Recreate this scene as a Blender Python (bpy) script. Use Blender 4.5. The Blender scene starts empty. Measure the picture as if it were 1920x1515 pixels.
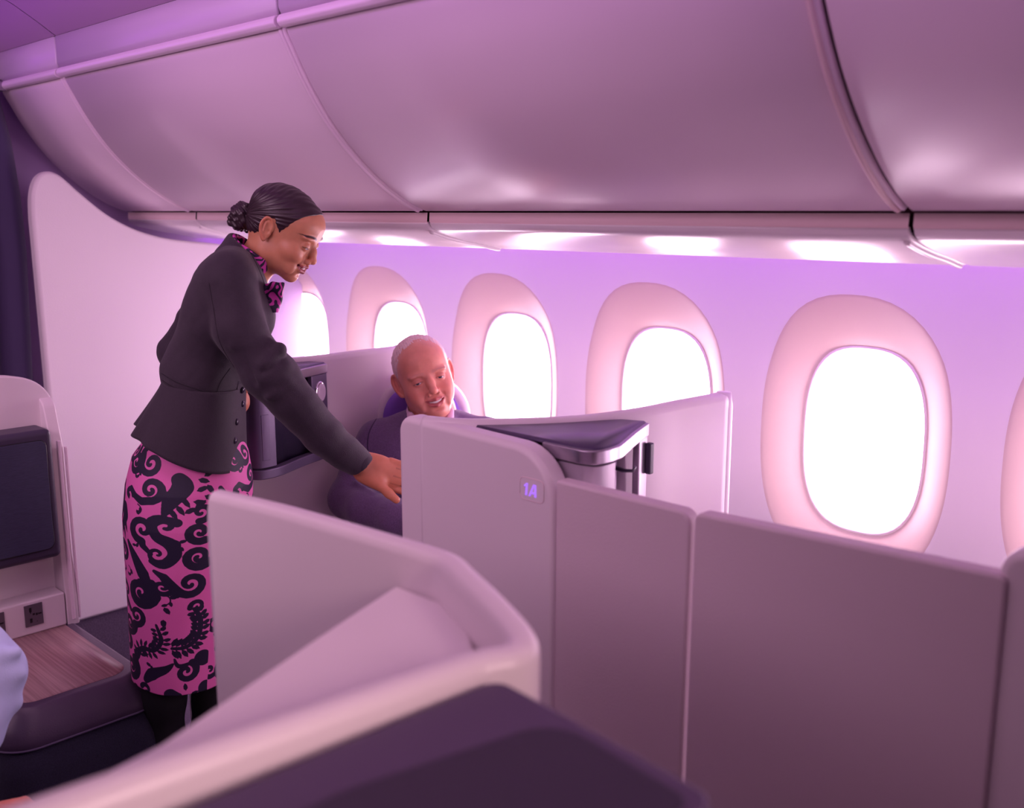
import bpy, bmesh, math, random
import numpy as np
from mathutils import Vector, Matrix
random.seed(7)
COL = bpy.context.scene.collection
scn = bpy.context.scene

# ------------------------------------------------------------------ helpers
def link(o, parent=None):
    COL.objects.link(o)
    if parent is not None:
        o.parent = parent
    return o

def tag(o, label, cat, group=None, kind=None):
    if label: o['label'] = label
    if cat: o['category'] = cat
    if group: o['group'] = group
    if kind: o['kind'] = kind
    return o

def empty(name, loc=(0, 0, 0), label=None, cat=None, group=None):
    o = bpy.data.objects.new(name, None)
    o.location = loc
    o.empty_display_size = 0.05
    link(o)
    return tag(o, label, cat, group)

def local(parent, co):
    """world points -> points local to a (translation only) parent"""
    if parent is None:
        return co
    L = Vector((0, 0, 0)); p = parent
    while p is not None:
        L += Vector(p.location); p = p.parent
    return [(c[0]-L[0], c[1]-L[1], c[2]-L[2]) for c in co]

def mesh_obj(name, verts, faces, m, parent=None, smooth=True, loc=None, label=None):
    """verts in world coordinates; the parent (if any) only carries a translation"""
    if loc is not None and parent is None:
        verts = [(v[0]-loc[0], v[1]-loc[1], v[2]-loc[2]) for v in verts]
    else:
        verts = local(parent, verts)
    me = bpy.data.meshes.new(name)
    me.from_pydata([tuple(map(float, v)) for v in verts], [], [tuple(int(i) for i in f) for f in faces])
    me.validate()
    bm = bmesh.new(); bm.from_mesh(me)
    bmesh.ops.recalc_face_normals(bm, faces=bm.faces)
    bm.to_mesh(me); bm.free()
    me.polygons.foreach_set('use_smooth', [smooth]*len(me.polygons))
    if m is not None: me.materials.append(m)
    o = bpy.data.objects.new(name, me)
    if loc is not None and parent is None: o.location = loc
    if label: o['label'] = label
    return link(o, parent)

def bevel(o, w, seg=4, angle=30):
    b = o.modifiers.new('bevel', 'BEVEL'); b.width = w; b.segments = seg
    b.limit_method = 'ANGLE'; b.angle_limit = math.radians(angle)
    b.harden_normals = True
    return o

def box(name, lo, hi, m, parent=None, bw=0, seg=3, **k):
    x0, y0, z0 = lo; x1, y1, z1 = hi
    v = [(x0,y0,z0),(x1,y0,z0),(x1,y1,z0),(x0,y1,z0),(x0,y0,z1),(x1,y0,z1),(x1,y1,z1),(x0,y1,z1)]
    f = [(0,3,2,1),(4,5,6,7),(0,1,5,4),(1,2,6,5),(2,3,7,6),(3,0,4,7)]
    o = mesh_obj(name, v, f, m, parent, smooth=bool(bw), **k)
    if bw: bevel(o, bw, seg)
    return o

def slab(name, outline, fn0, fn1, m, parent=None, bw=0, seg=4, **k):
    """a closed 2D outline made solid between two placements fn0(u,v), fn1(u,v) -> xyz"""
    n = len(outline)
    v = [fn0(*p) for p in outline] + [fn1(*p) for p in outline]
    f = [tuple(range(n))[::-1], tuple(range(n, 2*n))] + [(i, (i+1) % n, n+(i+1) % n, n+i) for i in range(n)]
    o = mesh_obj(name, v, f, m, parent, smooth=bool(bw), **k)
    if bw: bevel(o, bw, seg)
    return o

def rounded(pts, n=8):
    """polygon corners (x, y, radius) -> smooth outline"""
    out = []
    N = len(pts)
    for i in range(N):
        x, y, r = pts[i]
        P = Vector((x, y)); A = Vector(pts[i-1][:2]); B = Vector(pts[(i+1) % N][:2])
        if r <= 0:
            out.append((x, y)); continue
        a = (A-P).normalized(); b = (B-P).normalized()
        half = math.acos(max(-1, min(1, a.dot(b))))/2
        t = r/math.tan(half)
        s, e = P+a*t, P+b*t
        c = P+(a+b).normalized()*(r/math.sin(half))
        a0 = math.atan2(s.y-c.y, s.x-c.x); a1 = math.atan2(e.y-c.y, e.x-c.x)
        d = (a1-a0+math.pi) % (2*math.pi)-math.pi
        for k in range(n+1):
            q = a0+d*k/n
            out.append((c.x+r*math.cos(q), c.y+r*math.sin(q)))
    return out

def catmull(pts, n=8, closed=False):
    P = [np.array(p, float) for p in pts]; out = []
    N = len(P)
    for i in range(N if closed else N-1):
        if closed: p0, p1, p2, p3 = P[i-1], P[i], P[(i+1) % N], P[(i+2) % N]
        else: p0, p1, p2, p3 = P[max(i-1, 0)], P[i], P[i+1], P[min(i+2, N-1)]
        for k in range(n):
            t = k/n
            out.append(0.5*((2*p1)+(-p0+p2)*t+(2*p0-5*p1+4*p2-p3)*t*t+(-p0+3*p1-3*p2+p3)*t**3))
    if not closed: out.append(P[-1])
    return out

def grid_faces(nu, nv, wrap=False):
    f = []
    for i in range(nu-1):
        for j in range(nv if wrap else nv-1):
            j2 = (j+1) % nv
            f.append((i*nv+j, i*nv+j2, (i+1)*nv+j2, (i+1)*nv+j))
    return f

def sweep_plan(name, path, section, m, parent=None, caps=True, zfun=None, **k):
    """sweep a closed section [(offset to the left of travel, z)] along a plan path [(x, y)]"""
    path = [np.array(p[:2], float) for p in path]
    n = len(section); v = []
    for i, p in enumerate(path):
        a = path[max(i-1, 0)]; b = path[min(i+1, len(path)-1)]
        d = b-a; d /= np.linalg.norm(d); nrm = np.array([-d[1], d[0]])
        for (o, z) in section:
            q = p+nrm*o
            v.append((q[0], q[1], z+(zfun(i/(len(path)-1)) if zfun and z > .6 else 0)))
    f = grid_faces(len(path), n, wrap=True)
    if caps:
        f += [tuple(range(n))[::-1], tuple(range((len(path)-1)*n, len(path)*n))]
    return mesh_obj(name, v, f, m, parent, **k)

def tube(name, pts, r, m, parent=None, n=10, label=None, loc=None, flat=1.0):
    pts = [Vector(p) for p in pts]
    R = r if isinstance(r, (list, tuple)) else [r]*len(pts)
    v = []; f = []
    up = Vector((0, 0, 1))
    for i, p in enumerate(pts):
        d = (pts[min(i+1, len(pts)-1)]-pts[max(i-1, 0)]).normalized()
        s = d.cross(up)
        if s.length < 1e-3: s = d.cross(Vector((1, 0, 0)))
        s.normalize(); u = s.cross(d)
        for k in range(n):
            a = 2*math.pi*k/n
            v.append(p+s*math.cos(a)*R[i]+u*math.sin(a)*R[i]*flat)
    f = grid_faces(len(pts), n, wrap=True)
    f += [tuple(range(n))[::-1], tuple(range((len(pts)-1)*n, len(pts)*n))]
    return mesh_obj(name, v, f, m, parent, label=label, loc=loc)

# ---------------------------------------------------------------- materials
def srgb(r, g, b):
    f = lambda c: c/12.92 if c <= .04045 else ((c+.055)/1.055)**2.4
    return (f(r/255), f(g/255), f(b/255), 1)

def mat(name, col, rough=.5, metal=0, bump=0, bscale=200, spec=.5, sheen=0, emit=None, estr=0, coat=0,
        noise=0, nscale=5, stretch=None, sss=0, vcol=None, subs=(1, .3, .2)):
    m = bpy.data.materials.new(name); m.use_nodes = True
    nt = m.node_tree; N = nt.nodes; L = nt.links
    b = N['Principled BSDF']
    c = col if len(col) == 4 else srgb(*col)
    b.inputs['Base Color'].default_value = c
    b.inputs['Roughness'].default_value = rough
    b.inputs['Metallic'].default_value = metal
    b.inputs['Specular IOR Level'].default_value = spec
    b.inputs['Sheen Weight'].default_value = sheen
    b.inputs['Coat Weight'].default_value = coat
    if sss:
        b.inputs['Subsurface Weight'].default_value = sss
        b.inputs['Subsurface Radius'].default_value = subs
        b.inputs['Subsurface Scale'].default_value = .008
    if emit:
        b.inputs['Emission Color'].default_value = srgb(*emit)
        b.inputs['Emission Strength'].default_value = estr
    tc = N.new('ShaderNodeTexCoord')
    mp = N.new('ShaderNodeMapping'); L.new(tc.outputs['Object'], mp.inputs['Vector'])
    if stretch: mp.inputs['Scale'].default_value = stretch
    src = None
    if vcol:
        a = N.new('ShaderNodeAttribute'); a.attribute_name = vcol
        src = a.outputs['Color']
        L.new(src, b.inputs['Base Color'])
    if noise:
        t = N.new('ShaderNodeTexNoise'); t.inputs['Scale'].default_value = nscale; t.inputs['Detail'].default_value = 5
        L.new(mp.outputs[0], t.inputs['Vector'])
        r = N.new('ShaderNodeMapRange')
        r.inputs['From Min'].default_value = .3; r.inputs['From Max'].default_value = .7
        r.inputs['To Min'].default_value = 1-noise; r.inputs['To Max'].default_value = 1+noise
        L.new(t.outputs['Fac'], r.inputs['Value'])
        mx = N.new('ShaderNodeVectorMath'); mx.operation = 'SCALE'
        if src: L.new(src, mx.inputs[0])
        else: mx.inputs[0].default_value = c[:3]
        L.new(r.outputs[0], mx.inputs['Scale'])
        L.new(mx.outputs[0], b.inputs['Base Color'])
    if bump:
        t2 = N.new('ShaderNodeTexNoise'); t2.inputs['Scale'].default_value = bscale; t2.inputs['Detail'].default_value = 3
        L.new(mp.outputs[0], t2.inputs['Vector'])
        bp = N.new('ShaderNodeBump'); bp.inputs['Strength'].default_value = bump; bp.inputs['Distance'].default_value = .002
        L.new(t2.outputs['Fac'], bp.inputs['Height']); L.new(bp.outputs[0], b.inputs['Normal'])
    return m

M = {}
M['upper'] = mat('cove panel', (208, 190, 208), .35)  # bin plastic in a darker copy, so the cove reads as less lit
M['low'] = mat('partition leather', (218, 200, 208), .55, bump=.18, bscale=260)  # divider leather made darker, standing in for dimmer light toward the lower right
M['shell'] = mat('shell white', (230, 218, 224), .38, bump=.05, bscale=420)
M['bin'] = mat('bin white', (242, 222, 236), .30, bump=.03, bscale=300)
M['valance'] = mat('valance white', (232, 222, 228), .24, bump=.03, bscale=300)
M['wall'] = mat('sidewall', (230, 224, 226), .5, bump=.04, bscale=350)
M['divider'] = mat('divider leather white', (230, 220, 226), .55, bump=.18, bscale=260)
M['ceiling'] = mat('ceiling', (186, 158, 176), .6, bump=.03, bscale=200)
M['dark'] = mat('dark slate plastic', (62, 54, 76), .42, bump=.05, bscale=400)
M['fore_dark'] = mat('foreground slate', (74, 56, 88), .5)
M['fore_screen'] = mat('foreground screen', (40, 28, 52), .5)
M['screen_cloth'] = mat('brushed slate', (58, 58, 84), .5, noise=.25, nscale=30, stretch=(1, 2, 40))
M['metal'] = mat('satin metal', (168, 158, 172), .28, metal=.9, noise=.06, nscale=30, stretch=(1, 1, 30))
M['alcove'] = mat('brushed alcove', (140, 118, 140), .3, metal=.75, noise=.2, nscale=60, stretch=(1, 1, .2))
M['cab'] = mat('cabinet grey', (112, 100, 126), .36, metal=.3)
M['cab_top'] = mat('cabinet top', (72, 58, 92), .3)
M['cab_silver'] = mat('cabinet silver door', (170, 158, 172), .36, metal=.35)
M['leather'] = mat('slate leather', (84, 70, 92), .36, bump=.2, bscale=300)
M['fabric'] = mat('slate fabric', (36, 33, 56), .9, bump=.7, bscale=500, noise=.25, nscale=300, sheen=.1)
M['carpet'] = mat('carpet', (96, 82, 104), .95, bump=1, bscale=400, noise=.45, nscale=260)
M['curtain'] = mat('curtain', (70, 56, 96), .85, bump=.4, bscale=500, sheen=.15)
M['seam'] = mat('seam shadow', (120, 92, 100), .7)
M['strip'] = mat('gap strip', (242, 214, 218), .5)
M['gasket'] = mat('window gasket', (236, 226, 230), .5)
M['black'] = mat('black', (14, 12, 20), .5)
M['socketm'] = mat('socket grey', (104, 94, 106), .4, metal=.3)
M['purple_seat'] = mat('purple seat cover', (126, 84, 186), .7, bump=.2, bscale=300)
M['chrome'] = mat('chrome', (210, 205, 215), .12, metal=1)

def wood():
    m = mat('striped veneer', (150, 104, 118), .42)
    nt = m.node_tree; N = nt.nodes; L = nt.links; b = N['Principled BSDF']
    tc = N.new('ShaderNodeTexCoord'); mp = N.new('ShaderNodeMapping')
    mp.inputs['Scale'].default_value = (2.5, 110, 1); mp.inputs['Rotation'].default_value = (0, 0, .0)
    t = N.new('ShaderNodeTexNoise'); t.inputs['Scale'].default_value = 1.6; t.inputs['Detail'].default_value = 4
    r = N.new('ShaderNodeValToRGB')
    r.color_ramp.elements[0].position = .32; r.color_ramp.elements[0].color = srgb(152, 114, 118)
    r.color_ramp.elements[1].position = .68; r.color_ramp.elements[1].color = srgb(184, 146, 148)
    L.new(tc.outputs['Object'], mp.inputs[0]); L.new(mp.outputs[0], t.inputs['Vector'])
    L.new(t.outputs['Fac'], r.inputs['Fac']); L.new(r.outputs['Color'], b.inputs['Base Color'])
    return m
M['wood'] = wood()

def emis(name, col, s):
    m = bpy.data.materials.new(name); m.use_nodes = True
    nt = m.node_tree; nt.nodes.clear()
    e = nt.nodes.new('ShaderNodeEmission'); o = nt.nodes.new('ShaderNodeOutputMaterial')
    e.inputs[0].default_value = srgb(*col); e.inputs[1].default_value = s
    nt.links.new(e.outputs[0], o.inputs[0]); return m
M['daylight'] = emis('daylight pane', (255, 214, 238), 15)
M['glow_text'] = emis('lit seat number', (176, 116, 255), 1.15)

# ------------------------------------------------------------------- camera
CAM_H = 1.62; YAW = math.radians(45.5); PITCH = math.radians(10.8); FPX = 1893.0
fh = Vector((-math.cos(YAW), math.sin(YAW), 0)); RT = Vector((math.sin(YAW), math.cos(YAW), 0)); UP = Vector((0, 0, 1))
FW = fh*math.cos(PITCH)-UP*math.sin(PITCH)
DN = -(UP*math.cos(PITCH)+fh*math.sin(PITCH))
cam = bpy.data.cameras.new('camera'); co = bpy.data.objects.new('camera', cam); link(co)
cam.sensor_width = 36; cam.lens = FPX/1920*36; cam.clip_start = .02
rot = Matrix((RT, -DN, -FW)).transposed()
co.matrix_world = Matrix.Translation((0, 0, CAM_H)) @ rot.to_4x4()
cam.dof.use_dof = True; cam.dof.focus_distance = 2.45; cam.dof.aperture_fstop = 2.8
scn.camera = co
def PX(px, py, d):
    """a point of the cabin d metres in front of the lens plane, seen at a pixel of the photo"""
    return Vector((0, 0, CAM_H))+(FW+RT*float((px-960)/FPX)+DN*float((py-757.5)/FPX))*float(d)

# ================================================================ THE CABIN
XA, XB = -3.72, 1.4
# floor
mesh_obj('floor', [(XA-1, -2.5, 0), (XB, -2.5, 0), (XB, 2.5, 0), (XA-1, 2.5, 0)], [(0, 1, 2, 3)], M['carpet'], smooth=False)['kind'] = 'structure'

# outboard side wall with recessed window surrounds
WX = [-3.672, -3.042, -2.412, -1.782, -1.152, -.522, .108, .738]
WZ = 1.030
def ywall(z):
    y = 2.405
    if z > 1.25: y -= .55*(z-1.25)**2+.10*(z-1.25)
    if z < .6: y -= .12*(.6-z)
    return y
def sup(a, hw, hh, n):
    c, s = math.cos(a), math.sin(a)
    r = (abs(c/hw)**n+abs(s/hh)**n)**(-1/n)
    return r*c, r*s
def wall_side():
    v = []; f = []
    NA = 72
    # ring list: (half width, half height, z shift, depth, exponent)
    rings = [(.164, .247, 0, .075, 2.75), (.170, .253, 0, .070, 2.75), (.190, .280, .003, .052, 2.7), (.212, .318, .012, .030, 2.6),
             (.236, .350, .012, .012, 2.5), (.248, .366, .014, .004, 2.45), (.256, .374, .014, .000, 2.45), (.264, .384, .014, 0, 2.5)]
    for cx in WX:
        base = len(v)
        for (hw, hh, dz, dep, e) in rings:
            for k in range(NA):
                a = 2*math.pi*k/NA
                x, z = sup(a, hw, hh, e)
                zz = WZ+dz+z
                v.append((cx+x, ywall(zz)+dep, zz))
        for q in range(3):   # out to the cell's rectangle
            t = (q+1)/3
            for k in range(NA):
                a = 2*math.pi*k/NA
                x, z = sup(a, .264, .384, 2.5)
                c, s = math.cos(a), math.sin(a)
                hh = (1.67-WZ) if s > 0 else (WZ-.48)
                m = max(abs(c)/.315, abs(s)/hh)
                X, Z = c/m, s/m
                x = x*(1-t)+X*t; z = (z+.014)*(1-t)+Z*t
                zz = WZ+z
                v.append((cx+x, ywall(zz), zz))
        R = len(rings)+3
        f += [tuple(base+i for i in q) for q in grid_faces(R, NA, wrap=True)]
    # below and above the row
    for (za, zb, n) in ((0, .48, 8), (1.67, 1.72, 2)):
        base = len(v)
        for i in range(n+1):
            z = za+(zb-za)*i/n
            for x in (WX[0]-.315, WX[-1]+.315): v.append((x, ywall(z), z))
        f += [tuple(base+i for i in q) for q in grid_faces(n+1, 2)]
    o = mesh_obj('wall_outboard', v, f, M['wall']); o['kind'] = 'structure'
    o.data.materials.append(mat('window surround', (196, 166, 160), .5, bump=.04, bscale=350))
    me = o.data
    for p in me.polygons:   # same plastic as the wall, with the recess shade put into its colour
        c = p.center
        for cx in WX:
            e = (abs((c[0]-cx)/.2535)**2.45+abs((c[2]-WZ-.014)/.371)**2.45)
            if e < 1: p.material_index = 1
    return o
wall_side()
for i, cx in enumerate(WX):
    NA = 72; yo = ywall(WZ)+.076
    v = []
    for (s, dy) in ((1.02, -.004), (1.0, -.008), (.985, -.006), (.980, .004)):
        for k in range(NA):
            x, z = sup(2*math.pi*k/NA, .164*s, .247*s, 2.75); v.append((cx+x, yo+dy, WZ+z))
    w = mesh_obj('window_%d' % (i+1), v, grid_faces(4, NA, wrap=True), M['gasket'], loc=(cx, yo, WZ)); w['kind'] = 'structure'
    v = [(cx, yo+.003, WZ)]
    for k in range(NA):
        x, z = sup(2*math.pi*k/NA, .164, .247, 2.75); v.append((cx+x, yo+.003, WZ+z))
    mesh_obj('window_pane', v, [(0, 1+k, 1+(k+1) % NA) for k in range(NA)], M['daylight'], w)

# overhead bins --------------------------------------------------------------
DOOR = [(1.278, 2.016), (1.283, 1.997), (1.298, 1.968), (1.335, 1.900), (1.392, 1.818), (1.455, 1.752), (1.525, 1.694), (1.595, 1.650), (1.645, 1.627), (1.664, 1.621)]
UPPER = [(1.262, 2.118), (1.262, 2.08), (1.262, 2.045), (1.268, 2.030)]
VAL = [(1.676, 1.590), (1.690, 1.574), (1.735, 1.560), (1.800, 1.546), (1.870, 1.534), (1.925, 1.523), (1.945, 1.522), (1.952, 1.532), (1.952, 1.60)]
def strip_solid(name, prof, x0, x1, th, m, parent, out=None, **k):
    """a panel with the given (y, z) outline, th thick, from x0 to x1"""
    P = [np.array(p) for p in prof]; A = []; B = []
    for i, p in enumerate(P):
        d = P[min(i+1, len(P)-1)]-P[max(i-1, 0)]; d /= np.linalg.norm(d)
        n = np.array([-d[1], d[0]])
        if out is not None and n@np.array(out) > 0: n = -n
        A.append(p); B.append(p-(-n)*th)
    ring = A+B[::-1]
    n = len(ring)
    xs = [x0, x0+.003, x1-.003, x1]
    v = []
    cen = None
    for j, x in enumerate(xs):
        for i, p in enumerate(ring):
            q = p
            if j in (0, 3) and i < len(A): q = p+(ring[n-1-i]-p)*.35
            v.append((x, q[0], q[1]))
    f = grid_faces(len(xs), n, wrap=True)
    f += [tuple(range(n))[::-1], tuple(range((len(xs)-1)*n, len(xs)*n))]
    o = mesh_obj(name, v, f, m, parent, **k)
    return o
seams = [-3.60, -3.10, -1.94, -.72, .50, 1.4]
pd = [tuple(p) for p in catmull(DOOR, 5)]
pv = [tuple(p) for p in catmull(VAL, 5)]
blabels = ['narrow pale overhead bin at the far left, next to the curtain',
           'pale overhead bin above the flight attendant, second from the curtain',
           'large pale overhead bin above the seated man and the middle windows',
           'pale overhead bin at the top right corner above the nearest window',
           'pale overhead bin behind the nearest one']
for i in range(len(seams)-1):
    x0, x1 = seams[i], seams[i+1]
    if i == 4: x1 = 1.4
    r = empty('overhead_bin', ((x0+x1)/2, 1.6, 1.62), blabels[i], 'overhead bin', 'overhead bins along the window side')
    g = .004
    strip_solid('bin_door', pd, x0+g, x1-g, .014, M['bin'], r, out=(-1, -1))
    strip_solid('upper_panel', UPPER, x0+g, x1-g, .01, M['upper'], r, out=(-1, 0))
    # ridge lip the length of the door
    rp = []
    ring = [(1.272, 2.032), (1.262, 2.030), (1.256, 2.022), (1.256, 2.013), (1.262, 2.006), (1.272, 2.003), (1.280, 2.008), (1.280, 2.026)]
    v = [(x, y, z) for x in (x0+.006, x1-.006) for (y, z) in ring]
    n = len(ring)
    lip = mesh_obj('ridge_lip', v, grid_faces(2, n, wrap=True)+[tuple(range(n))[::-1], tuple(range(n, 2*n))], M['bin'], r); bevel(lip, .003, 2)
    # gap strip under the door and the curved underside
    mesh_obj('gap_strip', [(x, y, z) for x in (x0+g, x1-g) for (y, z) in ((1.700, 1.617), (1.678, 1.617), (1.676, 1.596), (1.690, 1.580))], grid_faces(2, 4), M['strip'], r)
    strip_solid('underside', pv, x0+g, x1-g, .010, M['valance'], r, out=(0, -1))
    # bead along the aft end of each door and underside
    if i < 4:
        off = lambda prof, d: [(x1-.016, y-d*.6, z-d*.8) for (y, z) in prof]
        tube('edge_trim', off(pd[2:-2], .000), .0055, M['strip'] if i == 2 else M['bin'], r, n=8)
        tube('edge_trim', [(x1-.014, y, z-.001) for (y, z) in pv[6:-12]], .0055, M['valance'], r, n=8)
# dark backing behind the joints
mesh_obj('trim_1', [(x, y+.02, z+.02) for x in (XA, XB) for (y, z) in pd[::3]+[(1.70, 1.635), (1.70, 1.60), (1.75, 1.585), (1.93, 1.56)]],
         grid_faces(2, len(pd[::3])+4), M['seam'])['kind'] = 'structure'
# cove over the windows
mesh_obj('trim_2', [(x, y, z) for x in (XA, XB) for (y, z) in ((1.945, 1.60), (2.0, 1.66), (2.36, 1.70))], grid_faces(2, 3), M['wall'])['kind'] = 'structure'
# ceiling: rises inboard from the bins
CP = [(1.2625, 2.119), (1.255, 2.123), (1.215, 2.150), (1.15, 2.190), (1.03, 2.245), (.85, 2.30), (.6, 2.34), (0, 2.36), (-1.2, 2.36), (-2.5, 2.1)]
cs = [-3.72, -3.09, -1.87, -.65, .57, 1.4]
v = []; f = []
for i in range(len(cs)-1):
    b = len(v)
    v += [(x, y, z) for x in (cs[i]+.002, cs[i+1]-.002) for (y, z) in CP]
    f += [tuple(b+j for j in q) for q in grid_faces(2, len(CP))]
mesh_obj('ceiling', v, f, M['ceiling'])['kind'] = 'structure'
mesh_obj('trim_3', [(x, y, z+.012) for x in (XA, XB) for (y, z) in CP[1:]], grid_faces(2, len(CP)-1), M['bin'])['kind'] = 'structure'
# forward bulkhead beyond the divider, with the aisle opening closed by a curtain
mesh_obj('wall_front', [(-3.66, y, z) for (y, z) in ((1.29, 0), (2.45, 0), (2.45, 1.75), (1.27, 2.3), (1.27, 2.0))], [(0, 1, 2, 3, 4)], mat('bulkhead', (168, 138, 186), .5), smooth=False)['kind'] = 'structure'  # white wall; the purple mood light is put into its colour
mesh_obj('wall_forward', [(-4.3, y, z) for (y, z) in ((-2.5, 0), (1.4, 0), (1.4, 2.4), (-2.5, 2.4))], [(0, 1, 2, 3)], M['wall'], smooth=False)['kind'] = 'structure'

def curtain():
    v = []; nu = 90; nz = 12
    for j in range(nz):
        z = .05+(2.03-.05)*j/(nz-1)
        edge = np.interp(z, [0, 1.0, 1.58, 1.87, 2.03], [1.25, 1.268, 1.296, 1.275, 1.245])
        for i in range(nu):
            t = i/(nu-1)
            y = edge-t*.80
            x = -3.55+.028*math.sin(t*44+.6*math.sin(z*2))*(1-.3*j/nz)+.012*math.sin(t*19)
            v.append((x, y, z))
    o = mesh_obj('curtain', v, grid_faces(nz, nu), M['curtain'], loc=(-3.55, 1.0, .05))
    s = o.modifiers.new('s', 'SOLIDIFY'); s.thickness = .004
    tag(o, 'dark purple pleated curtain hanging at the far left edge of the cabin', 'curtain')
curtain()
r = tube('curtain_rail', [(-3.55, .5, 2.045), (-3.55, 1.262, 2.03)], .008, M['metal'], n=8, loc=(-3.55, .9, 2.04))
tag(r, 'short metal rail the dark purple curtain hangs from', 'curtain rail')
box('rail_end', (-3.575, 1.235, 2.0), (-3.525, 1.27, 2.03), M['metal'], r, .004)

# class divider with the sweeping top edge
div = [(1.275, .215), (1.272, 1.0), (1.268, 1.60), (1.272, 1.66), (1.283, 1.705), (1.303, 1.735), (1.333, 1.747), (1.365, 1.737), (1.395, 1.712), (1.427, 1.682),
       (1.512, 1.612), (1.602, 1.563), (1.70, 1.532), (1.80, 1.516), (1.90, 1.506), (1.96, 1.495), (2.01, 1.47), (2.045, 1.42), (2.06, 1.36), (2.06, 1.30), (2.06, 1.0), (2.06, .215)]
dv = [tuple(p) for p in catmull(div[2:-3], 5)]
dv = [div[0]]+dv+[(2.06, 1.0), (2.06, .215)]
cd = empty('cabin_divider', (-3.4, 1.8, 0), 'tall pale divider panel with a sweeping curved top edge behind the flight attendant', 'partition')
slab('panel', dv, lambda y, z: (-3.40, y, z), lambda y, z: (-3.445, y, z), M['divider'], cd, bw=.012)
box('kick_base', (-3.435, 1.29, 0), (-3.412, 2.05, .22), M['carpet'], cd, .003)

# --------------------------------------------- window-side suite shells
ZT = 1.215
def suite_shell(dx, label, with_div=True, number=False, x1=-1.172, x0=-1.612, zt=1.206):
    r = empty('seat_shell', (x0/2+x1/2+dx, 1.33, 0), label, 'seat shell', 'white seat shells along the window-side aisle')
    o = rounded([(x0, .03, 0), (x1, .03, 0), (x1, zt-.010, .105), (x0, zt, .035)], 10)
    p = slab('aisle_panel', o, lambda x, z: (x+dx, 1.30, z), lambda x, z: (x+dx, 1.352, z), M['shell'], r, bw=.014, seg=5)
    if with_div:
        path = catmull([(x0+.055+dx, 1.322) if x0 > -1.5 else (-1.545+dx, 1.318), (-1.478+dx, 1.345) if x0 < -1.5 else (-1.43+dx, 1.36), (-1.415+dx, 1.405), (-1.350+dx, 1.49), (-1.298+dx, 1.585), (-1.266+dx, 1.68), (-1.250+dx, 1.79), (-1.226+dx, 1.92)], 6)
        h = .021
        z = zt+.003
        sec = [(h, .03), (h, z-.016), (h*.8, z-.005), (h*.4, z), (-h*.4, z), (-h*.8, z-.005), (-h, z-.016), (-h, .03)]
        sweep_plan('divider_wall', path, sec, M['shell'], r, zfun=lambda t: .0 if t < .5 else   .012*(t-.5)*2)
        tube('end_trim', [(-1.224+dx, 1.924, z_) for z_ in (.03, .4, .8, 1.1, 1.19, 1.222)], [.021, .021, .021, .021, .021, .016], M['shell'], r, n=14)
    return r
sA = suite_shell(0, 'white seat shell in the middle marked 1A, its aisle panel beside the seated man')
suite_shell(-1.145, 'white seat shell behind the flight attendant, left of the seated man', x0=-1.475, x1=-1.215)
suite_shell(1.180, 'white seat shell just showing at the right edge beside the low partitions', x0=-1.595)

# seat number plate
def text(body, size, place, m, parent, name, shear=0, ext=.0006, sx=1):
    cu = bpy.data.curves.new(name, 'FONT'); cu.body = body; cu.size = size; cu.extrude = ext; cu.shear = shear
    cu.offset = size*.022; cu.align_x = 'CENTER'; cu.align_y = 'CENTER'
    o = bpy.data.objects.new(name, cu); COL.objects.link(o)
    bpy.context.view_layer.update()
    dg = bpy.context.evaluated_depsgraph_get()
    me = bpy.data.meshes.new_from_object(o.evaluated_get(dg))
    bpy.data.objects.remove(o)
    vs = [place(v.co.x*sx, v.co.y, v.co.z) for v in me.vertices]
    fs = [tuple(p.vertices) for p in me.polygons]
    return mesh_obj(name, vs, fs, m, parent, smooth=False)
pl = rounded([(-1.256, 1.098, .010), (-1.196, 1.098, .010), (-1.196, 1.140, .010), (-1.256, 1.140, .010)], 6)
plate = slab('seat_number_plate', pl, lambda x, z: (x, 1.2994, z), lambda x, z: (x, 1.303, z), M['shell'], sA)
# thin outline around the plate
ol = [(x, 1.2993, z) for (x, z) in pl]; ol.append(ol[0])
tube('plate_edge', ol, .0005, M['strip'], plate, n=6)
def glyph(polys, name):
    for k, pg in enumerate(polys):
        pts = [(-1.2295+x+z*.10, z) for x, z in pg]
        n_ = len(pts)
        v = [(x, 1.2984, 1.1065+z) for x, z in pts]+[(x, 1.2996, 1.1065+z) for x, z in pts]
        mesh_obj(name, v, [tuple(range(n_)), tuple(range(n_, 2*n_))]+[(i, (i+1) % n_, n_+(i+1) % n_, n_+i) for i in range(n_)], M['glow_text'], plate, smooth=False)
H_ = .0235
glyph([[(-.0130, 0), (-.0085, 0), (-.0085, H_), (-.0122, H_), (-.0180, H_-.0052), (-.0162, H_-.0078), (-.0130, H_-.0055)]], 'seat_number')
glyph([[(-.0045, 0), (.0002, 0), (.0072, H_-.0035), (.0090, H_-.0035), (.0090, H_), (.0050, H_)],
       [(.0070, H_), (.0120, H_), (.0150, 0), (.0104, 0), (.0085, H_-.004)],
       [(.0015, .0050), (.0125, .0050), (.0122, .0088), (.0030, .0088)]], 'seat_letter')

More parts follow.
